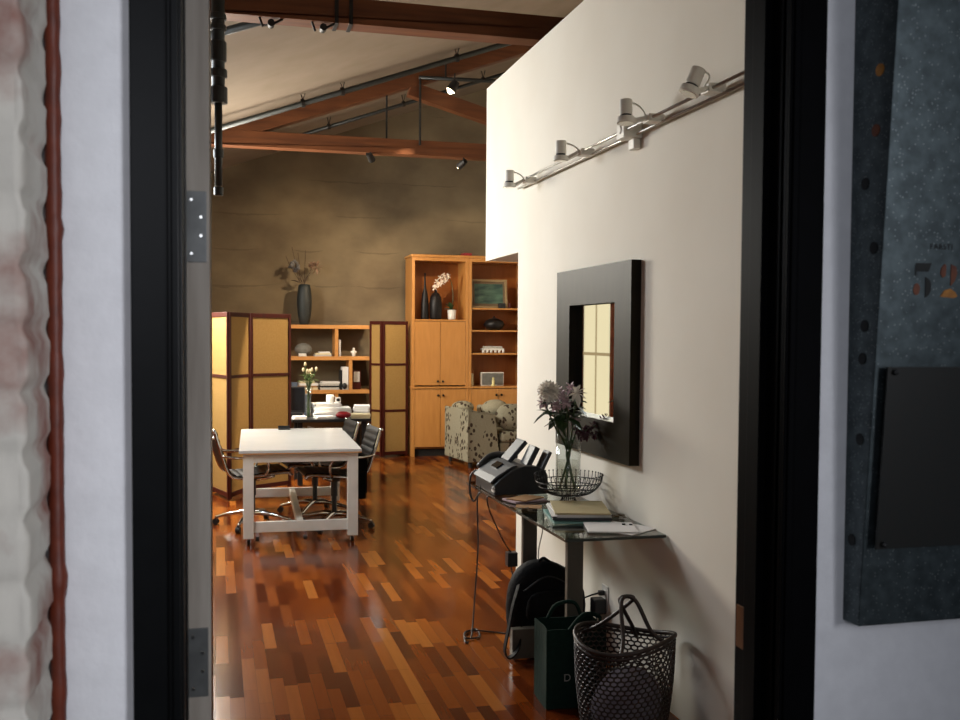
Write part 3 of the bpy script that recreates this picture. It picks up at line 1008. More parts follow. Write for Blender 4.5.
t = thing('stone_ball', 'round grey woven ball on the upper shelf left', 'ornament', (1.10, 13.34, 1.327))
o = MB().ball((0, 0, .0875), .115, 20, 12, (1, .8, .75)).build('body', 'clay', t, smooth=True)
t = tag(box((1.03, 13.20, 1.327), (1.13, 13.26, 1.365)).build('trinket_box', 'ceramic', bevel=.004), 'small white box in front of the grey ball', 'box')
SHELF = 1.327
for k, (x0, x1, z, h, mt, lb) in enumerate(((1.235, 1.46, 0, .022, 'paper3', 'lowest book of the flat pile on the upper shelf'), (1.25, 1.455, .0225, .018, 'paper2', 'middle book of the flat pile on the upper shelf'), (1.30, 1.44, .041, .020, 'paper', 'topmost book of the flat pile on the upper shelf'))):
    tag(box((x0, 13.24, SHELF + z), (x1, 13.42, SHELF + z + h)).build('book', mt, bevel=.002), lb, 'book', 'flat books on the upper shelf')
tag(box((1.555, 13.24, SHELF), (1.58, 13.44, SHELF + .22)).build('book', 'paper', bevel=.002), 'white book standing upright by the upper divider', 'book')
t = thing('figurine', 'small white figurine on the upper shelf right compartment', 'figurine', (1.755, 13.27, SHELF))
MB().lathe([(.022, 0), (.02, .02), (.03, .045), (.02, .06), (.022, .075), (.012, .088)], n=14).build('body', 'ceramic', t, smooth=True)
MB().ball((0, 0, .098), .018).build('head', 'ceramic', t, smooth=True)
MB().ball((-.028, 0, .058), .014).ball((.028, 0, .058), .014).build('arms', 'ceramic', t, smooth=True)
S2 = .887
for x0, x1, z, h, mt, lb in ((1.03, 1.28, 0, .03, 'paper2', 'cream book at the bottom of the left middle-shelf pile'), (1.02, 1.27, .0305, .025, 'kraft', 'tan book in the left middle-shelf pile'), (1.04, 1.285, .056, .03, 'paper', 'white book in the left middle-shelf pile'), (1.05, 1.24, .0865, .025, 'paper2', 'topmost book of the left middle-shelf pile'),
                             (1.31, 1.56, 0, .03, 'paper3', 'lowest of the books right of the tulips'), (1.32, 1.55, .0305, .022, 'dark_plastic', 'black book in the pile right of the tulips'), (1.31, 1.56, .053, .03, 'paper3', 'grey book in the pile right of the tulips'), (1.33, 1.57, .0835, .022, 'paper', 'white topmost book right of the tulips')):
    tag(box((x0, 13.23, S2 + z), (x1, 13.45, S2 + z + h)).build('book', mt, bevel=.002), lb, 'book', 'flat books on the middle shelf')
tag(box((.94, 13.22, S2), (1.015, 13.3, S2 + .10)).build('small_box', 'blue', bevel=.004), 'blue box at the left end of the middle shelf', 'box')
t = tag(box((1.575, 13.22, S2), (1.595, 13.42, S2 + .26)).build('book', 'dark_plastic', bevel=.002), 'black upright book on the middle shelf left of the white one', 'book', 'upright books on the middle shelf')
t = tag(box((1.60, 13.215, S2 + .0), (1.678, 13.42, S2 + .30)).build('book', 'paper', bevel=.002), 'tall white upright book on the middle shelf', 'book', 'upright books on the middle shelf')
t = thing('card_stand', 'black ball-shaped stand in front of the tall white book', 'stand', (1.625, 13.206, S2), 0)
MB().ball((0, -.02, .05), .035, 12, 8, (1, .5, 1.2)).build('body', 'dark_plastic', t, smooth=True)
t = thing('photo_frame', 'red-brown picture frame in the right middle compartment', 'picture frame', (1.80, 13.3, S2))
box((-.055, 0, 0), (.055, .012, .25)).build('frame', 'redwood', t, bevel=.002)
box((-.04, -.002, .10), (.04, 0, .235)).build('picture', 'paper3', t)

# ---------------------------------------------------------------- dark desk and its clutter
DZ = .71
dk = thing('desk', 'cluttered dark trestle desk between the screen and the shelves', 'desk', (1.17, 10.95, 0))
world_part(box((.765, 10.66, DZ - .03), (1.60, 11.32, DZ)), 'desktop', 'dark_plastic', dk, bevel=.003)
for (x, y) in ((.85, 10.74), (1.53, 10.74), (.85, 11.24), (1.53, 11.24)):
    world_part(box((x - .025, y - .025, 0), (x + .025, y + .025, DZ - .03)), 'leg', 'dark_gap', dk)
world_part(MB().bar((.93, 10.74, .63), (1.42, 10.74, .45), .02, .02).bar((1.45, 10.74, .63), (.96, 10.74, .45), .02, .02), 'brace', 'silver', dk)
mo = thing('monitor', 'black computer monitor at the left end of the dark desk', 'monitor', (.84, 11.0, DZ + .001), R(-8))
box((-.10, -.02, .05), (.085, .02, .335)).build('housing', 'dark_plastic', mo, bevel=.006)
box((-.088, -.0215, .075), (.073, -.0195, .32)).build('screen', 'screen', mo)
box((-.07, -.05, 0), (.06, .06, .05)).build('stand', 'dark_plastic', mo, bevel=.004)
tag(box((.93, 11.02, DZ + .001), (.985, 11.2, DZ + .245)).build('binder', 'blue', bevel=.003), 'blue striped binder standing beside the monitor', 'binder')
tv = thing('tulip_vase', 'slim glass vase of pale tulips on the dark desk', 'vase of flowers', (.945, 10.80, DZ + .001))
MB().lathe([(.045, 0), (.042, .012), (.026, .09), (.027, .20), (.046, .34), (.043, .34), (.024, .20), (.022, .09), (.03, .02)], n=20, cap=False).build('vase', 'glass', tv, smooth=True)
sm, bd, lv = MB(), MB(), MB()
for k in range(9):
    a = k * 2.4
    tip = Vector((math.cos(a) * random.uniform(.03, .085), math.sin(a) * .05, random.uniform(.46, .585)))
    sm.tube(spline([(math.cos(a) * .01, math.sin(a) * .01, .02), (math.cos(a) * .012, math.sin(a) * .01, .3), tip], 5), .004, 5)
    bd.ball(tip, .017, 8, 6, (.8, .8, 1.5))
    lv.leaf((math.cos(a) * .012, math.sin(a) * .01, .36 + .012 * k), (math.cos(a + 1), math.sin(a + 1), .8), .035, .15, .45)
sm.build('stems', 'stem', tv); bd.build('tulip_buds', 'bud', tv, smooth=True); lv.build('leaves', 'tulip_leaf', tv)


def sheets(name, label, cat, cx, cy, z, w, d, h, rz, mat, group=None, n=3):
    m = MB()
    for k in range(n):
        mt = Matrix.Translation((random.uniform(-.012, .012), random.uniform(-.01, .01), 0)) @ Matrix.Rotation(random.uniform(-.08, .08), 4, 'Z')
        m.box((-w / 2, -d / 2, h * k / n), (w / 2, d / 2, h * (k + 1) / n - .0004), mt)
    o = m.build(name, mat)
    o.location = (cx, cy, z)
    o.rotation_euler = (0, 0, rz)
    return tag(o, label, cat, group)


sheets('paper_pile', 'white papers at the left front of the dark desk', 'papers', .845, 10.76, DZ + .001, .13, .16, .03, .1, 'paper', 'papers on the dark desk')
sheets('paper_pile', 'low white papers in front of the desk heap', 'papers', 1.11, 10.78, DZ + .001, .19, .20, .028, .15, 'paper', 'papers on the dark desk')
sheets('paper_pile', 'cream papers at the right front of the dark desk', 'papers', 1.50, 10.80, DZ + .001, .20, .22, .045, -.1, 'paper2', 'papers on the dark desk')
sheets('paper_pile', 'wide white paper heap in the middle of the dark desk', 'papers', 1.215, 11.08, DZ + .001, .40, .28, .10, .06, 'paper', 'papers on the dark desk', 5)
sheets('paper_pile', 'white papers stacked at the right back of the dark desk', 'papers', 1.555, 11.10, DZ + .001, .17, .30, .115, -.12, 'paper', 'papers on the dark desk', 5)
sheets('paper_pile', 'white envelopes on top of the desk heap', 'papers', 1.16, 11.08, DZ + .102, .30, .18, .05, .2, 'paper', 'papers on the dark desk', 3)
rb = thing('red_pouch', 'red pouch at the front of the dark desk', 'pouch', (1.33, 10.74, DZ + .001))
MB().ball((-.02, 0, .038), .085, 16, 8, (1.0, .6, .45)).build('body', 'red', rb, smooth=True)
mg = thing('mug', 'white mug on top of the desk papers', 'mug', (1.205, 11.08, DZ + .153))
MB().lathe([(.036, 0), (.04, .005), (.042, .085), (.038, .085), (.036, .01)], n=20).build('body', 'ceramic', mg, smooth=True)
MB().tube(arc((.04, 0, .07), (.085, 0, .045), (.04, 0, .02), 8), .006, 6).build('handle', 'ceramic', mg, smooth=True)
cm = thing('desk_gadget', 'small black and white gadget beside the mug on the desk', 'gadget', (1.29, 11.06, DZ + .153))
box((-.03, -.02, 0), (.03, .02, .055)).build('body', 'ceramic', cm, bevel=.006)
MB().cyl((0, -.02, .03), (0, -.03, .03), .018).build('lens', 'dark_plastic', cm)

# ---------------------------------------------------------------- bookcases
YC, YCB = 13.02, 13.50
def doors(root, x0, x1, z0, z1, yf, knobz):
    g = .003
    xm = (x0 + x1) / 2
    for (a, b, kx) in ((x0, xm, xm - .035), (xm, x1, xm + .035)):
        d = world_part(box((a + g, yf, z0 + g), (b - g, yf + .02, z1 - g)), 'door', 'maple', root, bevel=.0015)
        o = MB().cyl((kx, yf, knobz), (kx, yf - .012, knobz), .007).ball((kx, yf - .02, knobz), .016, 12, 8, (1, .7, 1)).build('knob', 'knob', d, loc=root.location)
        o.location = (0, 0, 0)


def bookcase(label, x0, x1, shelves, up_doors, ztop):
    t = thing('bookcase', label, 'bookcase', ((x0 + x1) / 2, 13.26, 0), 0)
    ca = MB()
    ca.box((x0, YC, .93), (x0 + .04, YCB, ztop)).box((x1 - .04, YC, .93), (x1, YCB, ztop))
    ca.box((x0 + .04, YC, 2.60), (x1 - .04, YCB, ztop)).box((x0 + .04, YC + .02, .10), (x1 - .04, YCB, .12))
    ca.box((x0, YC - .025, 0), (x0 + .04, YCB, .905)).box((x1 - .04, YC - .025, 0), (x1, YCB, .905))
    world_part(ca, 'carcass', 'maple', t, bevel=.002)
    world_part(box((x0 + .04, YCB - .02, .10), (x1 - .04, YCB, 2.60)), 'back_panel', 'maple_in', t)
    world_part(box((x0 - (.012 if up_doors else 0), YC - .04, .905), (x1 + (0 if up_doors else .012), YCB, .93)), 'ledge', 'maple', t, bevel=.004)
    world_part(box((x0 - (.015 if up_doors else 0), YC - .02, ztop), (x1 + (0 if up_doors else .015), YCB, ztop + .035)), 'cornice', 'maple', t, bevel=.008)
    world_part(box((x0 + .04, YC + .03, 0), (x1 - .04, YC + .05, .10)), 'plinth', 'dark_gap', t)
    doors(t, x0 + .04, x1 - .04, .125, .90, YC - .025, .815)
    if up_doors:
        doors(t, x0 + .04, x1 - .04, .945, 1.80, YC, 1.0)
    for z in shelves:
        world_part(box((x0 + .04, YC + .015, z - .022), (x1 - .04, YCB - .02, z)), 'shelf', 'maple', t, bevel=.002)
    return t


bookcase('tall amber maple bookcase with upper doors and an open niche', 2.49, 3.262, [1.825], True, 2.645)
bookcase('amber maple bookcase with open shelves next to the white wall end', 3.265, 4.10, [1.985, 1.688, 1.378], False, 2.645)
tag(box((3.20, 13.08, 2.681), (3.32, 13.25, 2.72)).build('book', 'red', bevel=.003), 'red book lying on top of the bookcases', 'book')

N = 1.826
t = thing('bottle_vase', 'tall narrow black vase in the bookcase niche', 'vase', (2.685, 13.12, N), 0)
MB().lathe([(.05, 0), (.055, .02), (.052, .20), (.04, .33), (.018, .42), (.011, .52), (.012, .615), (.008, .615), (.008, .5)], n=20).build('body', 'black_vase', t, smooth=True)
t = thing('bottle_vase', 'shorter wide black vase beside the tall one in the niche', 'vase', (2.83, 13.11, N), 0)
MB().lathe([(.07, 0), (.08, .02), (.084, .20), (.075, .29), (.045, .345), (.018, .365), (.018, .395), (.013, .395), (.013, .35)], n=24).build('body', 'black_vase', t, smooth=True)
t = thing('potted_orchid', 'white orchid in a small white pot in the bookcase niche', 'potted plant', (3.05, 13.10, N))
MB().lathe([(.045, 0), (.05, .01), (.06, .13), (.054, .13), (.048, .11)], n=22).build('pot', 'ceramic', t, smooth=True)
lv = MB()
for a, l in ((2.8, .14), (3.6, .12), (.4, .10), (1.6, .10), (2.2, .13)):
    lv.leaf((0, 0, .12), (math.cos(a), math.sin(a) * .6, .55), .055, l, .35)
lv.leaf((-.01, 0, .13), (-.25, -.2, 1), .08, .13, .15).leaf((.0, 0, .13), (.35, -.2, 1), .07, .11, .2).leaf((0, 0, .13), (-.7, -.1, .8), .07, .14, .2).build('leaves', 'leaf', t)
sp_ = spline([(0, 0, .12), (.015, 0, .32), (-.01, 0, .50), (-.08, -.01, .58), (-.17, -.02, .55), (-.23, -.02, .44)], 6)
MB().tube(sp_, .0045, 6).build('stem', 'stem', t)
fl = MB()
for c in ((-.06, -.03, .575), (-.12, -.04, .58), (-.10, -.04, .53), (-.17, -.05, .55), (-.15, -.05, .49), (-.19, -.04, .46), (-.215, -.04, .50), (-.24, -.03, .42)):
    for k in range(5):
        a = k * 2 * PI / 5 + c[0] * 30
        fl.leaf(c, (math.cos(a), -.15, math.sin(a)), .058, .046, .05, .003)
    fl.ball((c[0], c[1] - .006, c[2]), .009, 6, 5)
fl.build('blossoms', 'orchid', t)
t = thing('picture', 'framed blue-green landscape picture on the top right shelf', 'picture', (3.595, 13.2, 1.986))
tl_ = Matrix.Rotation(R(-6), 4, 'X')
f = MB()
for a, b in (((-.265, 0, 0), (.265, .02, .035)), ((-.265, 0, .365), (.265, .02, .40)), ((-.265, 0, .035), (-.23, .02, .365)), ((.23, 0, .035), (.265, .02, .365))):
    f.box(a, b, tl_)
f.build('frame', 'pictframe', t, bevel=.004)
MB().box((-.232, .006, .033), (.232, .016, .367), tl_).build('mat_board', 'mat_board', t)
MB().box((-.20, .003, .065), (.20, .0065, .335), tl_).build('painting', 'painting', t)
tag(box((3.70, 13.06, 1.986), (3.79, 13.13, 2.055)).build('small_box', 'dark_plastic', bevel=.006), 'small black box in front of the landscape picture', 'box')
tag(MB().lathe([(.022, 0), (.022, .07), (.018, .075)], (3.86, 13.1, 1.986), 14).build('jar', 'redwood', smooth=False), 'small dark red jar right of the landscape picture', 'jar')
t = thing('squat_vase', 'squat black vase with a pointed lid on the right bookcase', 'vase', (3.655, 13.16, 1.689))
MB().lathe([(.07, 0), (.11, .02), (.145, .075), (.12, .125), (.06, .155), (.022, .165)], n=28).build('body', 'black_vase', t, smooth=True)
MB().lathe([(.022, .163), (.014, .178), (.004, .195)], n=12).build('lid', 'black_vase', t, smooth=True)
t = thing('tray_box', 'low white box on small feet on the right bookcase', 'box', (3.63, 13.15, 1.379))
box((-.15, -.07, .035), (.15, .07, .062)).build('body', 'ceramic', t, bevel=.006)
box((-.13, -.06, .062), (.13, .06, .092)).build('lid', 'paper3', t, bevel=.008)
for x in (-.14, -.085, -.03, .03, .085, .14):
    MB().cyl((x, -.055, 0), (x, -.055, .036), .017).build('foot', 'ceramic', t, smooth=True)
t = thing('radio', 'grey radio with a pale rim on the lower right bookcase shelf', 'radio', (3.63, 13.12, .931))
box((-.16, 0, 0), (.16, .07, .185)).build('case', 'ceramic', t, bevel=.008)
box((-.148, -.003, .012), (.148, .001, .172)).build('speaker_grille', 'clay', t)
t = thing('figurine', 'tiny pale yellow figurine in front of the grey radio', 'figurine', (3.62, 13.05, .931))
MB().lathe([(.035, 0), (.03, .015), (.018, .03), (.02, .07), (.012, .09)], n=14).ball((0, 0, .10), .018).build('body', 'figure', t, smooth=True)
tag(box((3.315, 13.06, .931), (3.345, 13.3, 1.10)).build('book', 'paper2', bevel=.002), 'cream book standing at the left of the radio shelf', 'book')

# ---------------------------------------------------------------- floral armchair
sf = thing('sofa', 'grey sofa with dark floral print in front of the bookcases, one arm in view', 'sofa', (2.925, 11.67, 0), R(7))
# local: x to the right along the sofa, y away from the viewer (the sofa faces the viewer)
MB().prism([(0, .075), (.43, .075), (.36, .62), (.33, .655), (.0, .715)], 0.0, .84).build('arm', 'floral', sf, bevel=.012)
MB().prism([(1.20, .075), (1.55, .075), (1.55, .715), (1.24, .655), (1.20, .62)], 0.0, .84).build('arm', 'floral', sf, bevel=.012)
MB().tube([(0, -.004, .08), (0, -.004, .71), (.325, -.004, .66), (.36, -.004, .62)], .006, 6).build('piping', 'floral', sf)
box((.432, .62, .075), (1.195, .84, .72)).build('back', 'floral', sf, bevel=.03)
box((.432, .03, .075), (1.195, .618, .30)).build('seat_base', 'floral', sf, bevel=.02)
box((.434, .0, .302), (1.193, .60, .44)).build('seat_cushion', 'floral', sf, bevel=.04)
MB().ball((.18, .66, .70), .17, 16, 8, (.85, .9, .50)).build('back_cushion', 'floral', sf, smooth=True)
MB().ball((.60, .60, .68), .19, 16, 8, (.95, .8, .62)).build('back_cushion', 'floral', sf, smooth=True)
for x in (.06, 1.48):
    for y in (.07, .77):
        MB().cyl((x, y, 0), (x, y, .08), .025, .03).build('foot', 'dark_gap', sf)
pw = thing('throw_pillow', 'olive floral pillow standing on the sofa seat against the arm', 'pillow', (3.50, 11.86, .442), R(7))
MB().ball((0, 0, .165), .20, 18, 10, (.95, .42, .83), Matrix.Rotation(R(-10), 3, 'X')).build('pillow_body', 'floral', pw, smooth=True)

# ---------------------------------------------------------------- glass console table
GZ = .752
ct = thing('console_table', 'narrow glass console table on flat metal posts against the white wall', 'console table', (1.64, 4.7, 0))
tp = world_part(box((1.412, 3.935, GZ - .012), (1.868, 5.64, GZ)), 'glass_top', 'glass_dark', ct)
e = MB()
e.box((1.408, 3.931, GZ - .012), (1.412, 5.644, GZ - .0005)).box((1.412, 3.931, GZ - .012), (1.868, 3.935, GZ - .0005)).box((1.412, 5.64, GZ - .012), (1.868, 5.644, GZ - .0005))
o = e.build('edge', 'glass_edge', tp, loc=ct.location); o.location = (0, 0, 0)
for y in (4.25, 4.93):
    world_part(box((1.535, y, .02 if y > 4.5 else .0605), (1.611, y + .034, GZ - .0125)), 'leg', 'leg_metal', ct, bevel=.002)
    world_part(box((1.45, y - .02, GZ - .022), (1.80, y + .054, GZ - .0125)), 'glass_support', 'leg_metal', ct, bevel=.002)
world_part(box((1.40, 4.66, .012), (1.82, 4.71, .16)), 'base_foot', 'leg_metal', ct, bevel=.003)
world_part(box((1.40, 4.225, .012), (1.82, 4.31, .06)), 'base_foot', 'leg_metal', ct, bevel=.003)
for (x, y) in ((1.415, 4.685), (1.80, 4.685), (1.415, 4.24), (1.80, 4.24), (1.415, 4.295), (1.80, 4.295)):
    world_part(MB().cyl((x, y, 0), (x, y, .013), .011), 'glide', 'chrome', ct)

# fax machine (faces the aisle, local +x towards the wall, +y away)
fx = thing('fax_machine', 'charcoal and silver fax machine on the far end of the glass table', 'fax machine', (1.425, 5.10, GZ + .001), R(0))
side = [(0, .0), (.0, .055), (.03, .085), (.10, .135), (.17, .155), (.24, .150), (.285, .13), (.30, .10), (.30, 0)]
MB().prism(side, 0, .40).build('body', 'dark_plastic', fx, bevel=.006)
MB().prism([(-.012, .06), (.02, .088), (.10, .139), (.135, .152), (.128, .158), (.095, .147), (.012, .097), (-.018, .068)], .02, .385).build('control_panel', 'grey_plastic', fx, bevel=.003)
kp = MB()
for i in range(4):
    for j in range(3):
        a = (.028 + .018 * i)
        z = .098 + .0093 * i * 1.15
        kp.box((a, .06 + .022 * j, z), (a + .011, .074 + .022 * j, z + .008))
kp.build('keypad', 'ceramic', fx)
MB().prism([(.055, .122), (.095, .146), (.09, .154), (.05, .13)], .15, .26).build('display', 'screen', fx)
MB().bar((.145, .29, .150), (.245, .29, .262), .15, .026, (1, 0, -.85)).build('paper_rest', 'grey_plastic', fx, bevel=.005)
pt = MB().bar((.205, .13, .13), (.265, .13, .245), .12, .030, (1, 0, -.5))
pt.bar((.262, .07, .10), (.322, .07, .225), .10, .020, (1, 0, -.5)).build('paper_guide', 'grey_plastic', fx, bevel=.004)
MB().ball((.0, .012, .04), .012).box((-.004, .0, .018), (.004, .05, .03)).build('badge', 'ceramic', fx)
MB().tube(spline([(.02, .40, .10), (.09, .425, .155), (.17, .425, .165), (.25, .42, .15)], 6), .022, 10).build('handset', 'dark_plastic', fx, smooth=True)
MB().tube(spline([(.005, .405, .09), (-.03, .40, .05), (-.035, .39, -.04), (-.02, .36, -.085), (-.005, .33, -.05), (.0, .30, -.02), (.004, .28, .02)], 6), .006, 6).build('handset_cord', 'cord', fx, smooth=True)

# letters and cards behind the bowl, keys under them
def flat(name, label, cat, cx, cy, z, w, d, h, rz, mat, group=None, tilt=0, tiltx=0):
    o = box((-w / 2, -d / 2, 0), (w / 2, d / 2, h)).build(name, mat, bevel=min(.001, h / 3))
    o.location = (cx, cy, z)
    o.rotation_euler = (tiltx, tilt, rz)
    return tag(o, label, cat, group)


flat('card', 'dark brown card lying under the tan envelope on the glass table', 'card', 1.545, 4.87, GZ + .001, .20, .14, .004, R(28), 'brown_paper', 'mail by the bowl')
flat('envelope', 'pink-edged envelope under the tan one beside the fax', 'envelope', 1.53, 4.90, GZ + .0055, .19, .13, .008, R(15), 'pink', 'mail by the bowl')
flat('envelope', 'tan envelope on top of the mail beside the fax', 'envelope', 1.535, 4.90, GZ + .014, .17, .12, .006, R(38), 'kraft', 'mail by the bowl')
flat('envelope', 'loose kraft paper in front of the mail on the glass table', 'envelope', 1.50, 4.73, GZ + .001, .13, .10, .003, R(-20), 'kraft', 'mail by the bowl')
t = thing('key_ring', 'bunch of bronze keys at the front edge of the glass table', 'keys', (1.445, 4.62, GZ + .001), 0)
MB().tube([(math.cos(a) * .02, math.sin(a) * .02, .003) for a in [i * PI / 6 for i in range(12)]], .0022, 6, True).build('ring', 'gold_metal', t, smooth=True)
for k, a in enumerate((-.6, .2, 1.0, 2.2)):
    MB().box((.018, -.004, .001 + .003 * k), (.065, .004, .003 + .003 * k), Matrix.Rotation(a, 4, 'Z')).cyl(Matrix.Rotation(a, 3, 'Z') @ Vector((.03, 0, .001 + .003 * k)), Matrix.Rotation(a, 3, 'Z') @ Vector((.03, 0, .003 + .003 * k)), .011, None, 12).build('key', 'gold_metal', t)
t = thing('key_ring', 'bronze keys and clips beside the wall on the glass table', 'keys', (1.835, 4.36, GZ + .001), 0)
MB().tube([(math.cos(a) * .02, math.sin(a) * .02, .012) for a in [i * PI / 6 for i in range(12)]], .003, 6, True).build('ring', 'gold_metal', t, smooth=True)
for k, a in enumerate((1.8, 2.6, 3.6, 4.6)):
    q = Matrix.Rotation(a, 3, 'Z')
    MB().box((.015, -.006, .004 * k), (.075, .006, .004 + .004 * k), Matrix.Rotation(a, 4, 'Z')).cyl(q @ Vector((.03, 0, .004 * k)), q @ Vector((.03, 0, .007 + .004 * k)), .012, None, 12).build('key', 'gold_metal', t)

# folder stack and printed sheets
flat('folder', 'teal folder at the bottom of the stack on the glass table', 'folder', 1.635, 4.42, GZ + .001, .26, .35, .008, R(-10), 'teal', 'stack on the glass table')
flat('folder', 'dark grey folder just above the teal one', 'folder', 1.65, 4.43, GZ + .0135, .27, .36, .010, R(-14), 'dark_plastic', 'stack on the glass table')
sheets('paper_pile', 'white sheets between the folders on the glass table', 'papers', 1.65, 4.44, GZ + .024, .25, .34, .012, R(-12), 'paper', 'stack on the glass table', 3)
flat('folder', 'manila folder on top of the stack on the glass table', 'folder', 1.66, 4.44, GZ + .0365, .255, .35, .008, R(-15), 'manila', 'stack on the glass table')
flat('paper_sheet', 'white sheet lying under the printed one at the near table end', 'paper', 1.735, 4.10, GZ + .001, .22, .24, .004, R(34), 'paper', 'sheets at the near table end')
flat('paper_sheet', 'topmost printed white sheets at the near end of the glass table', 'paper', 1.68, 4.10, GZ + .0055, .22, .22, .006, R(-15), 'paper', 'sheets at the near table end')
tag(MB().cyl((1.755, 4.13, GZ + .012), (1.755, 4.13, GZ + .017), .008).build('button_magnet', 'rubber'), 'left black button lying on the white sheets', 'button', 'buttons on the sheets')
tag(MB().cyl((1.785, 4.12, GZ + .0052), (1.785, 4.12, GZ + .016), .008).build('button_magnet', 'rubber'), 'right black button lying on the white sheets', 'button', 'buttons on the sheets')

# wire bowl
BX, BY = 1.698, 4.70
wb = thing('wire_bowl', 'black wire footed bowl holding the glass vase', 'bowl', (BX, BY, GZ + .001))
def bowl_r(t):
    return .03 + .140 * math.sin(t * PI / 2) ** .9
def bowl_z(t):
    return .055 + .105 * (1 - math.cos(t * PI / 2))
nw = 44
m = MB()
for k in range(nw):
    a = 2 * PI * k / nw
    pts = [(math.cos(a) * bowl_r(i / 7), math.sin(a) * bowl_r(i / 7), bowl_z(i / 7)) for i in range(8)]
    m.tube(pts, .0018, 5)
    m.ball((pts[-1][0], pts[-1][1], pts[-1][2] + .002), .0042, 6, 4)
m.build('wires', 'wire', wb)
m = MB()
for t_ in (.0, .38, .62, .80):
    r_, z_ = bowl_r(t_), bowl_z(t_)
    m.tube([(math.cos(2 * PI * i / 40) * r_, math.sin(2 * PI * i / 40) * r_, z_) for i in range(40)], .0026, 6, True)
m.build('rings', 'wire', wb, smooth=True)
m = MB()
for k in range(20):
    a = 2 * PI * k / 20
    m.tube([(math.cos(a) * .03, math.sin(a) * .03, .055), (math.cos(a) * .035, math.sin(a) * .035, .035), (math.cos(a) * .072, math.sin(a) * .072, .004)], .0018, 5)
m.tube([(math.cos(2 * PI * i / 30) * .072, math.sin(2 * PI * i / 30) * .072, .003) for i in range(30)], .003, 6, True)
m.lathe([(.001, .056), (.034, .056), (.034, .060), (.001, .060)], n=20)
m.build('foot', 'wire', wb)

# glass vase and bouquet
fv = thing('flower_vase', 'clear glass cylinder vase of mixed flowers standing in the wire bowl', 'vase of flowers', (BX - .005, BY - .005, GZ + .064))
MB().lathe([(.02, 0), (.058, 0), (.062, .004), (.062, .30), (.0585, .30), (.0585, .012), (.02, .012)], n=32, cap=False).build('vase', 'glass', fv, smooth=True)
MB().lathe([(.02, .0135), (.057, .0135), (.057, .17), (.0, .171)], n=28, cap=False).build('water', 'water', fv, smooth=True)
random.seed(11)
heads = {'mum': [(-.075, -.03, .475, .052)], 'pinkA': [(-.05, .0, .51), (-.03, .03, .49), (-.13, .01, .46), (-.025, -.03, .46), (-.085, -.05, .45), (.04, .02, .37), (.02, .03, .53)],
         'star': [(.055, -.02, .455)]}
st_, lv = MB(), MB()
tips = [(-.115, -.03, .50), (-.06, 0, .49), (-.03, .03, .48), (.03, -.02, .49), (-.12, .01, .45), (-.02, -.03, .45), (.09, .0, .30), (.16, -.05, .35), (.04, .02, .32)]
for i, tp_ in enumerate(tips):
    a = i * 2.5 + .4
    b0 = Vector((math.cos(a) * .042, math.sin(a) * .042, .03))
    st_.tube(spline([b0, (-b0.x * .25, -b0.y * .25, .22), (tp_[0] * .5, tp_[1] * .5, .32), tp_], 6), .0042, 6)
st_.build('stems', 'stem', fv, smooth=True)
for i in range(34):
    a = random.uniform(0, 2 * PI)
    r_ = random.uniform(.0, .06)
    lv.leaf((math.cos(a) * r_ - .03, math.sin(a) * r_, random.uniform(.35, .46)), (math.cos(a), math.sin(a), random.uniform(-.5, .7)), .055, random.uniform(.06, .11), .3)
lv.build('leaves', 'leaf', fv)
m = MB()
c = Vector((-.115, -.03, .52))
for i in range(90):
    z = 1 - 2 * (i + .5) / 90
    a = i * 2.39996
    d = Vector((math.sqrt(1 - z * z) * math.cos(a), math.sqrt(1 - z * z) * math.sin(a), z))
    m.leaf(c + d * .012, d + Vector((0, 0, .2)),   .024, .05, .12, .002)
m.build('chrysanthemum', 'mum', fv)
m = MB()
for p in heads['pinkA']:
    for k in range(14):
        z = 1 - 2 * (k + .5) / 14
        a = k * 2.39996
        d = Vector((math.sqrt(1 - z * z) * math.cos(a), math.sqrt(1 - z * z) * math.sin(a), z))
        m.leaf(Vector(p) + d * .004, d, .024, .034, .1, .002)
m.build('pink_blossoms', 'pink', fv)
m = MB()
for k in range(9):
    a = k * 2 * PI / 9
    m.leaf((.03, -.03, .51), (math.cos(a), -.4, math.sin(a) * .8 + .1), .026, .052, .15, .002)
m.leaf((.03, -.03, .50), (.1, -.3, -1), .03, .06, .1, .002).build('lily', 'mum', fv)
m = MB()
br = spline([(.02, 0, .33), (.07, -.02, .32), (.12, -.04, .35), (.185, -.07, .40), (.21, -.10, .45)], 6)
m.tube(br, .0022, 5)
br2 = spline([(.03, -.01, .31), (.06, -.03, .29), (.11, -.05, .30), (.165, -.08, .32)], 6)
m.tube(br2, .002, 5)
for q in br[3:] + br2[3:]:
    for k in range(5):
        d = Vector((random.gauss(0, 1), random.gauss(0, 1), random.gauss(0, 1))).normalized()
        m.leaf(q + d * .006, d, .013, .022, .1)
m.build('maroon_sprig', 'maroon', fv)

# ---------------------------------------------------------------- wall outlet, adaptor, cords
ou = thing('wall_outlet', 'white wall outlet low on the white wall behind the basket', 'outlet', (XW, 4.62, .30))
box((-.006, -.04, -.065), (-.0005, .04, .065)).build('face_plate', 'plate', ou, bevel=.002)
for z in (-.028, .028):
    box((-.0085, -.016, z - .016), (-.0055, .016, z + .016)).build('socket', 'plate', ou, bevel=.002)
ad = thing('power_adaptor', 'black plug-in power adaptor in the wall outlet', 'adaptor', (XW - .0095, 4.62, .272))
box((-.062, -.034, -.045), (0, .034, .03)).build('body', 'dark_plastic', ad, bevel=.006)
MB().tube(spline([(-.04, 0, -.045), (-.045, -.02, -.10), (-.05, -.06, -.18), (-.05, -.12, -.262)], 6), .004, 6).build('cord', 'cord', ad, smooth=True)
pg = thing('power_plug', 'black plug with cord above the adaptor in the outlet', 'plug', (XW - .0095, 4.62, .328))
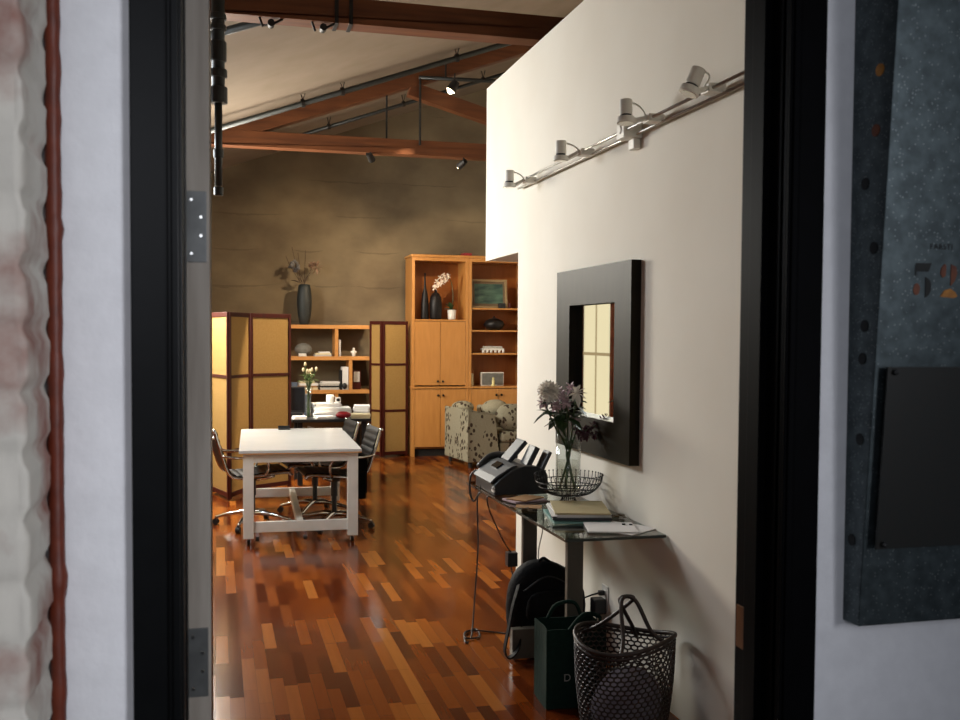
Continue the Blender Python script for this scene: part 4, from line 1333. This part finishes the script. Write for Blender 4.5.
box((-.03, -.012, -.012), (0, .012, .012)).build('body', 'dark_plastic', pg, bevel=.004)
MB().tube(spline([(-.03, 0, 0), (-.08, .0, -.012), (-.13, .005, -.04), (-.14, -.01, -.12), (-.11, -.05, -.23), (-.09, -.10, -.318)], 6), .004, 6).build('cord', 'cord', pg, smooth=True)

world_part(MB().tube(spline([(1.425, 5.32, .745), (1.395, 5.34, .70), (1.39, 5.30, .45), (1.36, 5.25, .18), (1.31, 5.12, .008), (1.25, 5.0, .006), (1.28, 5.15, .006), (1.36, 5.22, .007), (1.34, 5.08, .006), (1.26, 5.06, .012), (1.30, 5.18, .012), (1.42, 5.16, .006), (1.50, 5.10, .006)], 8), .0045, 6), 'power_cord', 'cord', fx, smooth=True)
t = thing('adaptor_cable', 'black cord from the fax to the dark adaptor hanging above the floor', 'cord', (1.45, 5.2, .74))
world_part(MB().tube(spline([(1.435, 5.16, .745), (1.40, 5.155, .735), (1.42, 5.17, .66), (1.47, 5.20, .56), (1.52, 5.22, .47), (1.555, 5.22, .42)], 7), .0045, 6), 'cord', 'cord', t, smooth=True)
world_part(MB().box((1.53, 5.19, .345), (1.585, 5.245, .42)).tube(spline([(1.555, 5.22, .345), (1.57, 5.20, .25), (1.58, 5.1, .10), (1.60, 5.0, .01)], 6), .004, 6), 'cord_adaptor', 'dark_plastic', t)
for k, (x, lab) in enumerate(((1.60, 'left of two thin pale cords hanging behind the glass table posts'), (1.64, 'right of two thin pale cords hanging behind the glass table posts'))):
    tag(MB().tube(spline([(x, 4.93, .738), (x + .005, 4.94, .6), (x - .015, 4.95, .45), (x + .02, 4.93, .25), (x + .03, 4.95, .01)], 6), .0028, 6).build('cable', 'cord2', smooth=True), lab, 'cord', 'pale cords under the glass table')

# ---------------------------------------------------------------- bags and basket
def skin_blob(rings, n=22, wob=.0, seed=0):
    """closed lofted body; rings = (cx, cy, z, rx, ry, power)"""
    m = MB()
    vs, fs = [], []
    for (cx, cy, z, rx, ry, p) in rings:
        for j in range(n):
            a = 2 * PI * j / n
            c, s = math.cos(a), math.sin(a)
            x = math.copysign(abs(c) ** (2 / p), c) * rx
            y = math.copysign(abs(s) ** (2 / p), s) * ry
            q = Vector((cx + x, cy + y, z))
            w = 1 + wob * noise.noise(q * 14 + Vector((seed, 0, 0)))
            vs.append((cx + x * w, cy + y * w, z + wob * .03 * noise.noise(q * 20)))
    for i in range(len(rings) - 1):
        for j in range(n):
            fs.append((i * n + j, i * n + (j + 1) % n, (i + 1) * n + (j + 1) % n, (i + 1) * n + j))
    fs += [tuple(range(n - 1, -1, -1)), tuple(range((len(rings) - 1) * n, len(rings) * n))]
    return m.add(vs, fs)


bp_ = thing('backpack', 'black slumped backpack under the glass table', 'backpack', (1.625, 4.56, .001))
rings = [(.0, .262, .0, .15, .08, 3), (0, .262, .03, .18, .098, 3), (0, .262, .16, .215, .10, 2.8), (0.0, .262, .30, .21, .10, 2.6), (-.015, .262, .39, .165, .09, 2.4), (-.035, .262, .445, .095, .065, 2.2), (-.04, .262, .463, .03, .03, 2)]
skin_blob(rings, 26, .10, 3).build('body', 'fabric', bp_, smooth=True, sub=1)
skin_blob([(-.02, .155, .18, .10, .02, 3), (-.02, .145, .20, .125, .035, 3), (-.02, .145, .29, .12, .035, 3), (-.02, .155, .33, .08, .02, 3)], 20, .10, 8).build('front_pocket', 'fabric', bp_, smooth=True, sub=1)
st2 = spline([(-.17, .18, .36), (-.215, .13, .27), (-.245, .10, .17), (-.27, .08, .07), (-.25, .075, .03), (-.20, .09, .07), (-.17, .15, .15)], 6)
m = MB()
for a, b in zip(st2[:-1], st2[1:]):
    m.bar(a, b + (b - a) * .15, .007, .034, (0, 1, 0))
m.build('strap', 'fabric', bp_)
MB().tube(spline([(-.05, .25, .45), (-.03, .22, .48), (.01, .24, .455)], 6), .007, 6).build('haul_loop', 'fabric', bp_, smooth=True)
MB().tube(spline([(-.15, .165, .33), (-.03, .155, .40), (.10, .165, .35)], 6), .004, 6).build('zipper', 'dark_plastic', bp_, smooth=True)

to = thing('tote_bag', 'dark green canvas tote bag on the floor beside the woven basket', 'tote bag', (1.36, 4.02, 0), R(-2))
vs = []
tw2, td, th = .27, .19, .345
pr_ = MB()
n = 9
outer = [(0, 0), (tw2, 0), (tw2, td), (0, td)]
ringz = [0, .01, .12, .24, th]
vv, ff = [], []
def tote_ring(z, inset):
    pts = []
    for (a, b) in zip(outer, outer[1:] + outer[:1]):
        for k in range(6):
            t_ = k / 6
            x = a[0] + (b[0] - a[0]) * t_
            y = a[1] + (b[1] - a[1]) * t_
            bulge = math.sin(PI * t_) * .012 * math.sin(PI * min(1, z / th) * .8 + .3)
            nx, ny = {0: (0, -1), 1: (1, 0), 2: (0, 1), 3: (-1, 0)}[outer.index(a)]
            if outer.index(a) in (1, 3):
                bulge *= -1.6 * (z / th)
            x += nx * (bulge - inset); y += ny * (bulge - inset)
            pts.append((x, y, z + .006 * noise.noise(Vector((x * 9, y * 9, z * 9)))))
    return pts
rows = [tote_ring(z, 0) for z in ringz] + [tote_ring(z, .004) for z in ringz[::-1]]
k = len(rows[0])
for r_ in rows:
    vv += r_
for i in range(len(rows) - 1):
    for j in range(k):
        ff.append((i * k + j, i * k + (j + 1) % k, (i + 1) * k + (j + 1) % k, (i + 1) * k + j))
ff.append(tuple(range(k - 1, -1, -1)))
ff.append(tuple(range((len(rows) - 1) * k, len(rows) * k)))
MB().add(vv, ff).build('bag_body', 'tote', to)
MB().tube(spline([(.10, -.004, .34), (.14, .0, .385), (.19, .03, .40), (.25, .04, .38), (.26, .06, .34)], 6), .009, 6).build('handle', 'tote', to, smooth=True)
MB().tube(spline([(.06, .19, .34), (.10, .19, .40), (.18, .18, .41), (.22, .19, .34)], 6), .009, 6).build('handle', 'tote', to, smooth=True)
lettering('printed_letter', 'D', .045, 'tote_ink', to, (.072, -.0175, .125), (R(88), 0, 0))

KX, KY = 1.615, 3.775
bk = thing('woven_basket', 'dark brown open weave basket with two looped handles on the floor', 'basket', (KX, KY, 0))
NC, NR = 44, 18
def bpt(u, v):
    a = u / NC * 2 * PI
    z = .015 + .35 * v
    r_ = .176 + .030 * v + .008 * math.sin(v * PI)
    wav = .022 * math.cos(2 * (a + .75)) * v
    return Vector((r_ * math.cos(a) * 1.0, r_ * math.sin(a) * .90, z + wav))
m = MB()
hexv = {}
vs, edges = [], []
def vid(u, v):
    key = (round(u * 6) % (NC * 6), round(v * 60))
    if key not in hexv:
        hexv[key] = len(vs)
        vs.append(bpt(u, v / NR))
    return hexv[key]
faces = []
for r_ in range(NR):
    for c_ in range(NC):
        u = c_ + (.5 if r_ % 2 else 0)
        p = [(u, r_ + .67), (u + .5, r_ + .33), (u + .5, r_ - .33), (u, r_ - .67), (u - .5, r_ - .33), (u - .5, r_ + .33)]
        if r_ == 0:
            p = [(a, max(b, -.33)) for a, b in p]
            continue
        faces.append(tuple(vid(a, b) for a, b in p))
me = bpy.data.meshes.new('weave')
me.from_pydata([tuple(v) for v in vs], [], faces)
me.materials.append(M['rattan'])
wv = bpy.data.objects.new('weave', me)
COL.objects.link(wv)
wv.parent = bk
wf = wv.modifiers.new('wire', 'WIREFRAME')
wf.thickness = .0088
wf.use_boundary = True
wf.use_even_offset = False
m = MB()
m.tube([bpt(NC * i / 60, 1.02) for i in range(60)], .0095, 8, True)
m.tube([bpt(NC * i / 60, .965) for i in range(60)], .006, 6, True)
m.build('rim', 'rattan', bk, smooth=True)
m = MB()
m.lathe([(.0, .004), (.172, .004), (.178, .012), (.172, .022), (.0, .022)], n=36, cap=False)
for v_ in m.v:
    pass
m.v = [(x, y * .9, z) for x, y, z in m.v]
m.build('base', 'rattan', bk)
for a0, a1, lean in ((-2.05, -.80, .05), (.95, 2.25, -.05)):
    P0, P1 = bpt(a0 / (2 * PI) * NC, .93), bpt(a1 / (2 * PI) * NC, .93)
    top = Vector((.01, .0 - lean * .2, .525))
    o = MB().tube(spline([P0, P0 * .55 + Vector((top.x, top.y, .47)) * .45, top + Vector((-.03, 0, 0)), top + Vector((.03, 0, -.002)), P1 * .55 + Vector((top.x, top.y, .47)) * .45, P1], 8), .0085, 8)
    o.build('handle', 'rattan', bk, smooth=True)
cl = thing('cloth_bundle', 'pale lilac folded cloth lying inside the woven basket', 'cloth', (KX, KY, .024))
skin_blob([(0, 0, 0, .13, .11, 2.4), (0, 0, .03, .15, .13, 2.4), (.02, 0, .12, .145, .125, 2.2), (.03, 0, .19, .10, .09, 2), (.03, 0, .215, .03, .03, 2)], 22, .2, 5).build('cloth_body', 'cloth', cl, smooth=True, sub=1)

# ---------------------------------------------------------------- galvanized sign box on the hallway wall
sb = thing('sign_box', 'galvanized steel wall sign box with the number and round side holes', 'sign', (1.012, YF0, 1.13))
X0, X1, Z0, Z1 = 1.012, 1.55, 1.13, 2.35
def fy(z):
    return 1.406 - .0667 * (z - 1.13)
world_part(MB().prism([(YF0 - .0005, Z0), (fy(Z0), Z0), (fy(Z1), Z1), (YF0 - .0005, Z1)], X0, X1, 'x'), 'box_shell', 'galv', sb, bevel=.002)
for i, (y, z) in enumerate(((1.381, 2.024), (1.388, 1.931), (1.412, 1.85), (1.387, 1.745), (1.406, 1.621), (1.410, 1.568), (1.412, 1.437), (1.428, 1.269))):
    world_part(MB().cyl((X0 - .0012, y, z), (X0 + .001, y, z), .0098, None, 20), 'hole_disc', 'amber' if i == 0 else ('rust' if i == 1 else 'hole'), sb)  # flat discs: hole darkness and the top pair's inner glow put into colour


def plate(poly, mat, name, th=.0012):
    """polygon given as (x, z) laid on the sloping front of the box"""
    n = len(poly)
    vs = [(x, fy(z) - th, z) for x, z in poly] + [(x, fy(z) + .0005, z) for x, z in poly]
    fs = [tuple(range(n - 1, -1, -1)), tuple(range(n, 2 * n))] + [(i, (i + 1) % n, n + (i + 1) % n, n + i) for i in range(n)]
    return world_part(MB().add(vs, fs), name, mat, sb)


def ell(cx, cz, rx, rz_, a0, a1, n=12):
    return [(cx + rx * math.cos(R(a0 + (a1 - a0) * i / n)), cz + rz_ * math.sin(R(a0 + (a1 - a0) * i / n))) for i in range(n + 1)]


# stencil 5
plate([(1.0745, 1.721), (1.1035, 1.722), (1.0985, 1.708), (1.0775, 1.708)], 'ink', 'numeral_five')
plate([(1.0735, 1.718), (1.0760, 1.718), (1.0770, 1.702), (1.0745, 1.702)], 'ink', 'numeral_five')
plate(ell(1.092, 1.683, .0135, .0165, -78, 85) + [(1.0945, 1.690), (1.0950, 1.676)], 'ink', 'numeral_five')
plate(ell(1.0785, 1.680, .0060, .0095, 0, 350, 16), 'rust', 'numeral_five')
# stencil 2
plate([(1.121, 1.706), (1.123, 1.716), (1.128, 1.721), (1.131, 1.719), (1.131, 1.702), (1.126, 1.699)], 'rust', 'numeral_two')
plate([(1.140, 1.721), (1.150, 1.717), (1.153, 1.706), (1.149, 1.694), (1.142, 1.686), (1.141, 1.700)], 'rust', 'numeral_two')
plate([(1.1235, 1.669), (1.131, 1.679), (1.142, 1.682), (1.152, 1.676), (1.156, 1.670), (1.150, 1.667), (1.136, 1.668)], 'amber', 'numeral_two')
lettering('small_lettering', 'FARSTI', .0125, 'ink', sb, Vector((1.0985, fy(1.744) - .0006, 1.744)) - Vector(sb.location), (R(93.8), 0, 0), .0003, 1.15)
# acrylic plate on stand-offs
pa = []
pzt, pzb, px0 = 1.556, 1.262, 1.024
o = world_part(MB().add([(px0, fy(pzb) - .016, pzb), (1.40, fy(pzb) - .016, pzb), (1.40, fy(pzt) - .016, pzt), (px0, fy(pzt) - .016, pzt), (px0, fy(pzb) - .012, pzb), (1.40, fy(pzb) - .012, pzb), (1.40, fy(pzt) - .012, pzt), (px0, fy(pzt) - .012, pzt)],
                         [(0, 1, 2, 3), (7, 6, 5, 4), (0, 4, 5, 1), (1, 5, 6, 2), (2, 6, 7, 3), (3, 7, 4, 0)]), 'acrylic_plate', 'acrylic', sb)
for z in (pzt - .008, pzb + .008):
    for x in (px0 + .012, 1.388):
        s_ = MB().cyl((x, fy(z), z), (x, fy(z) - .012, z), .0032).build('standoff', 'brass', o, loc=sb.location); s_.location = (0, 0, 0)
        s_ = MB().ball((x, fy(z) - .019, z), .0052, 10, 6).build('screw', 'rubber', o, loc=sb.location); s_.location = (0, 0, 0)
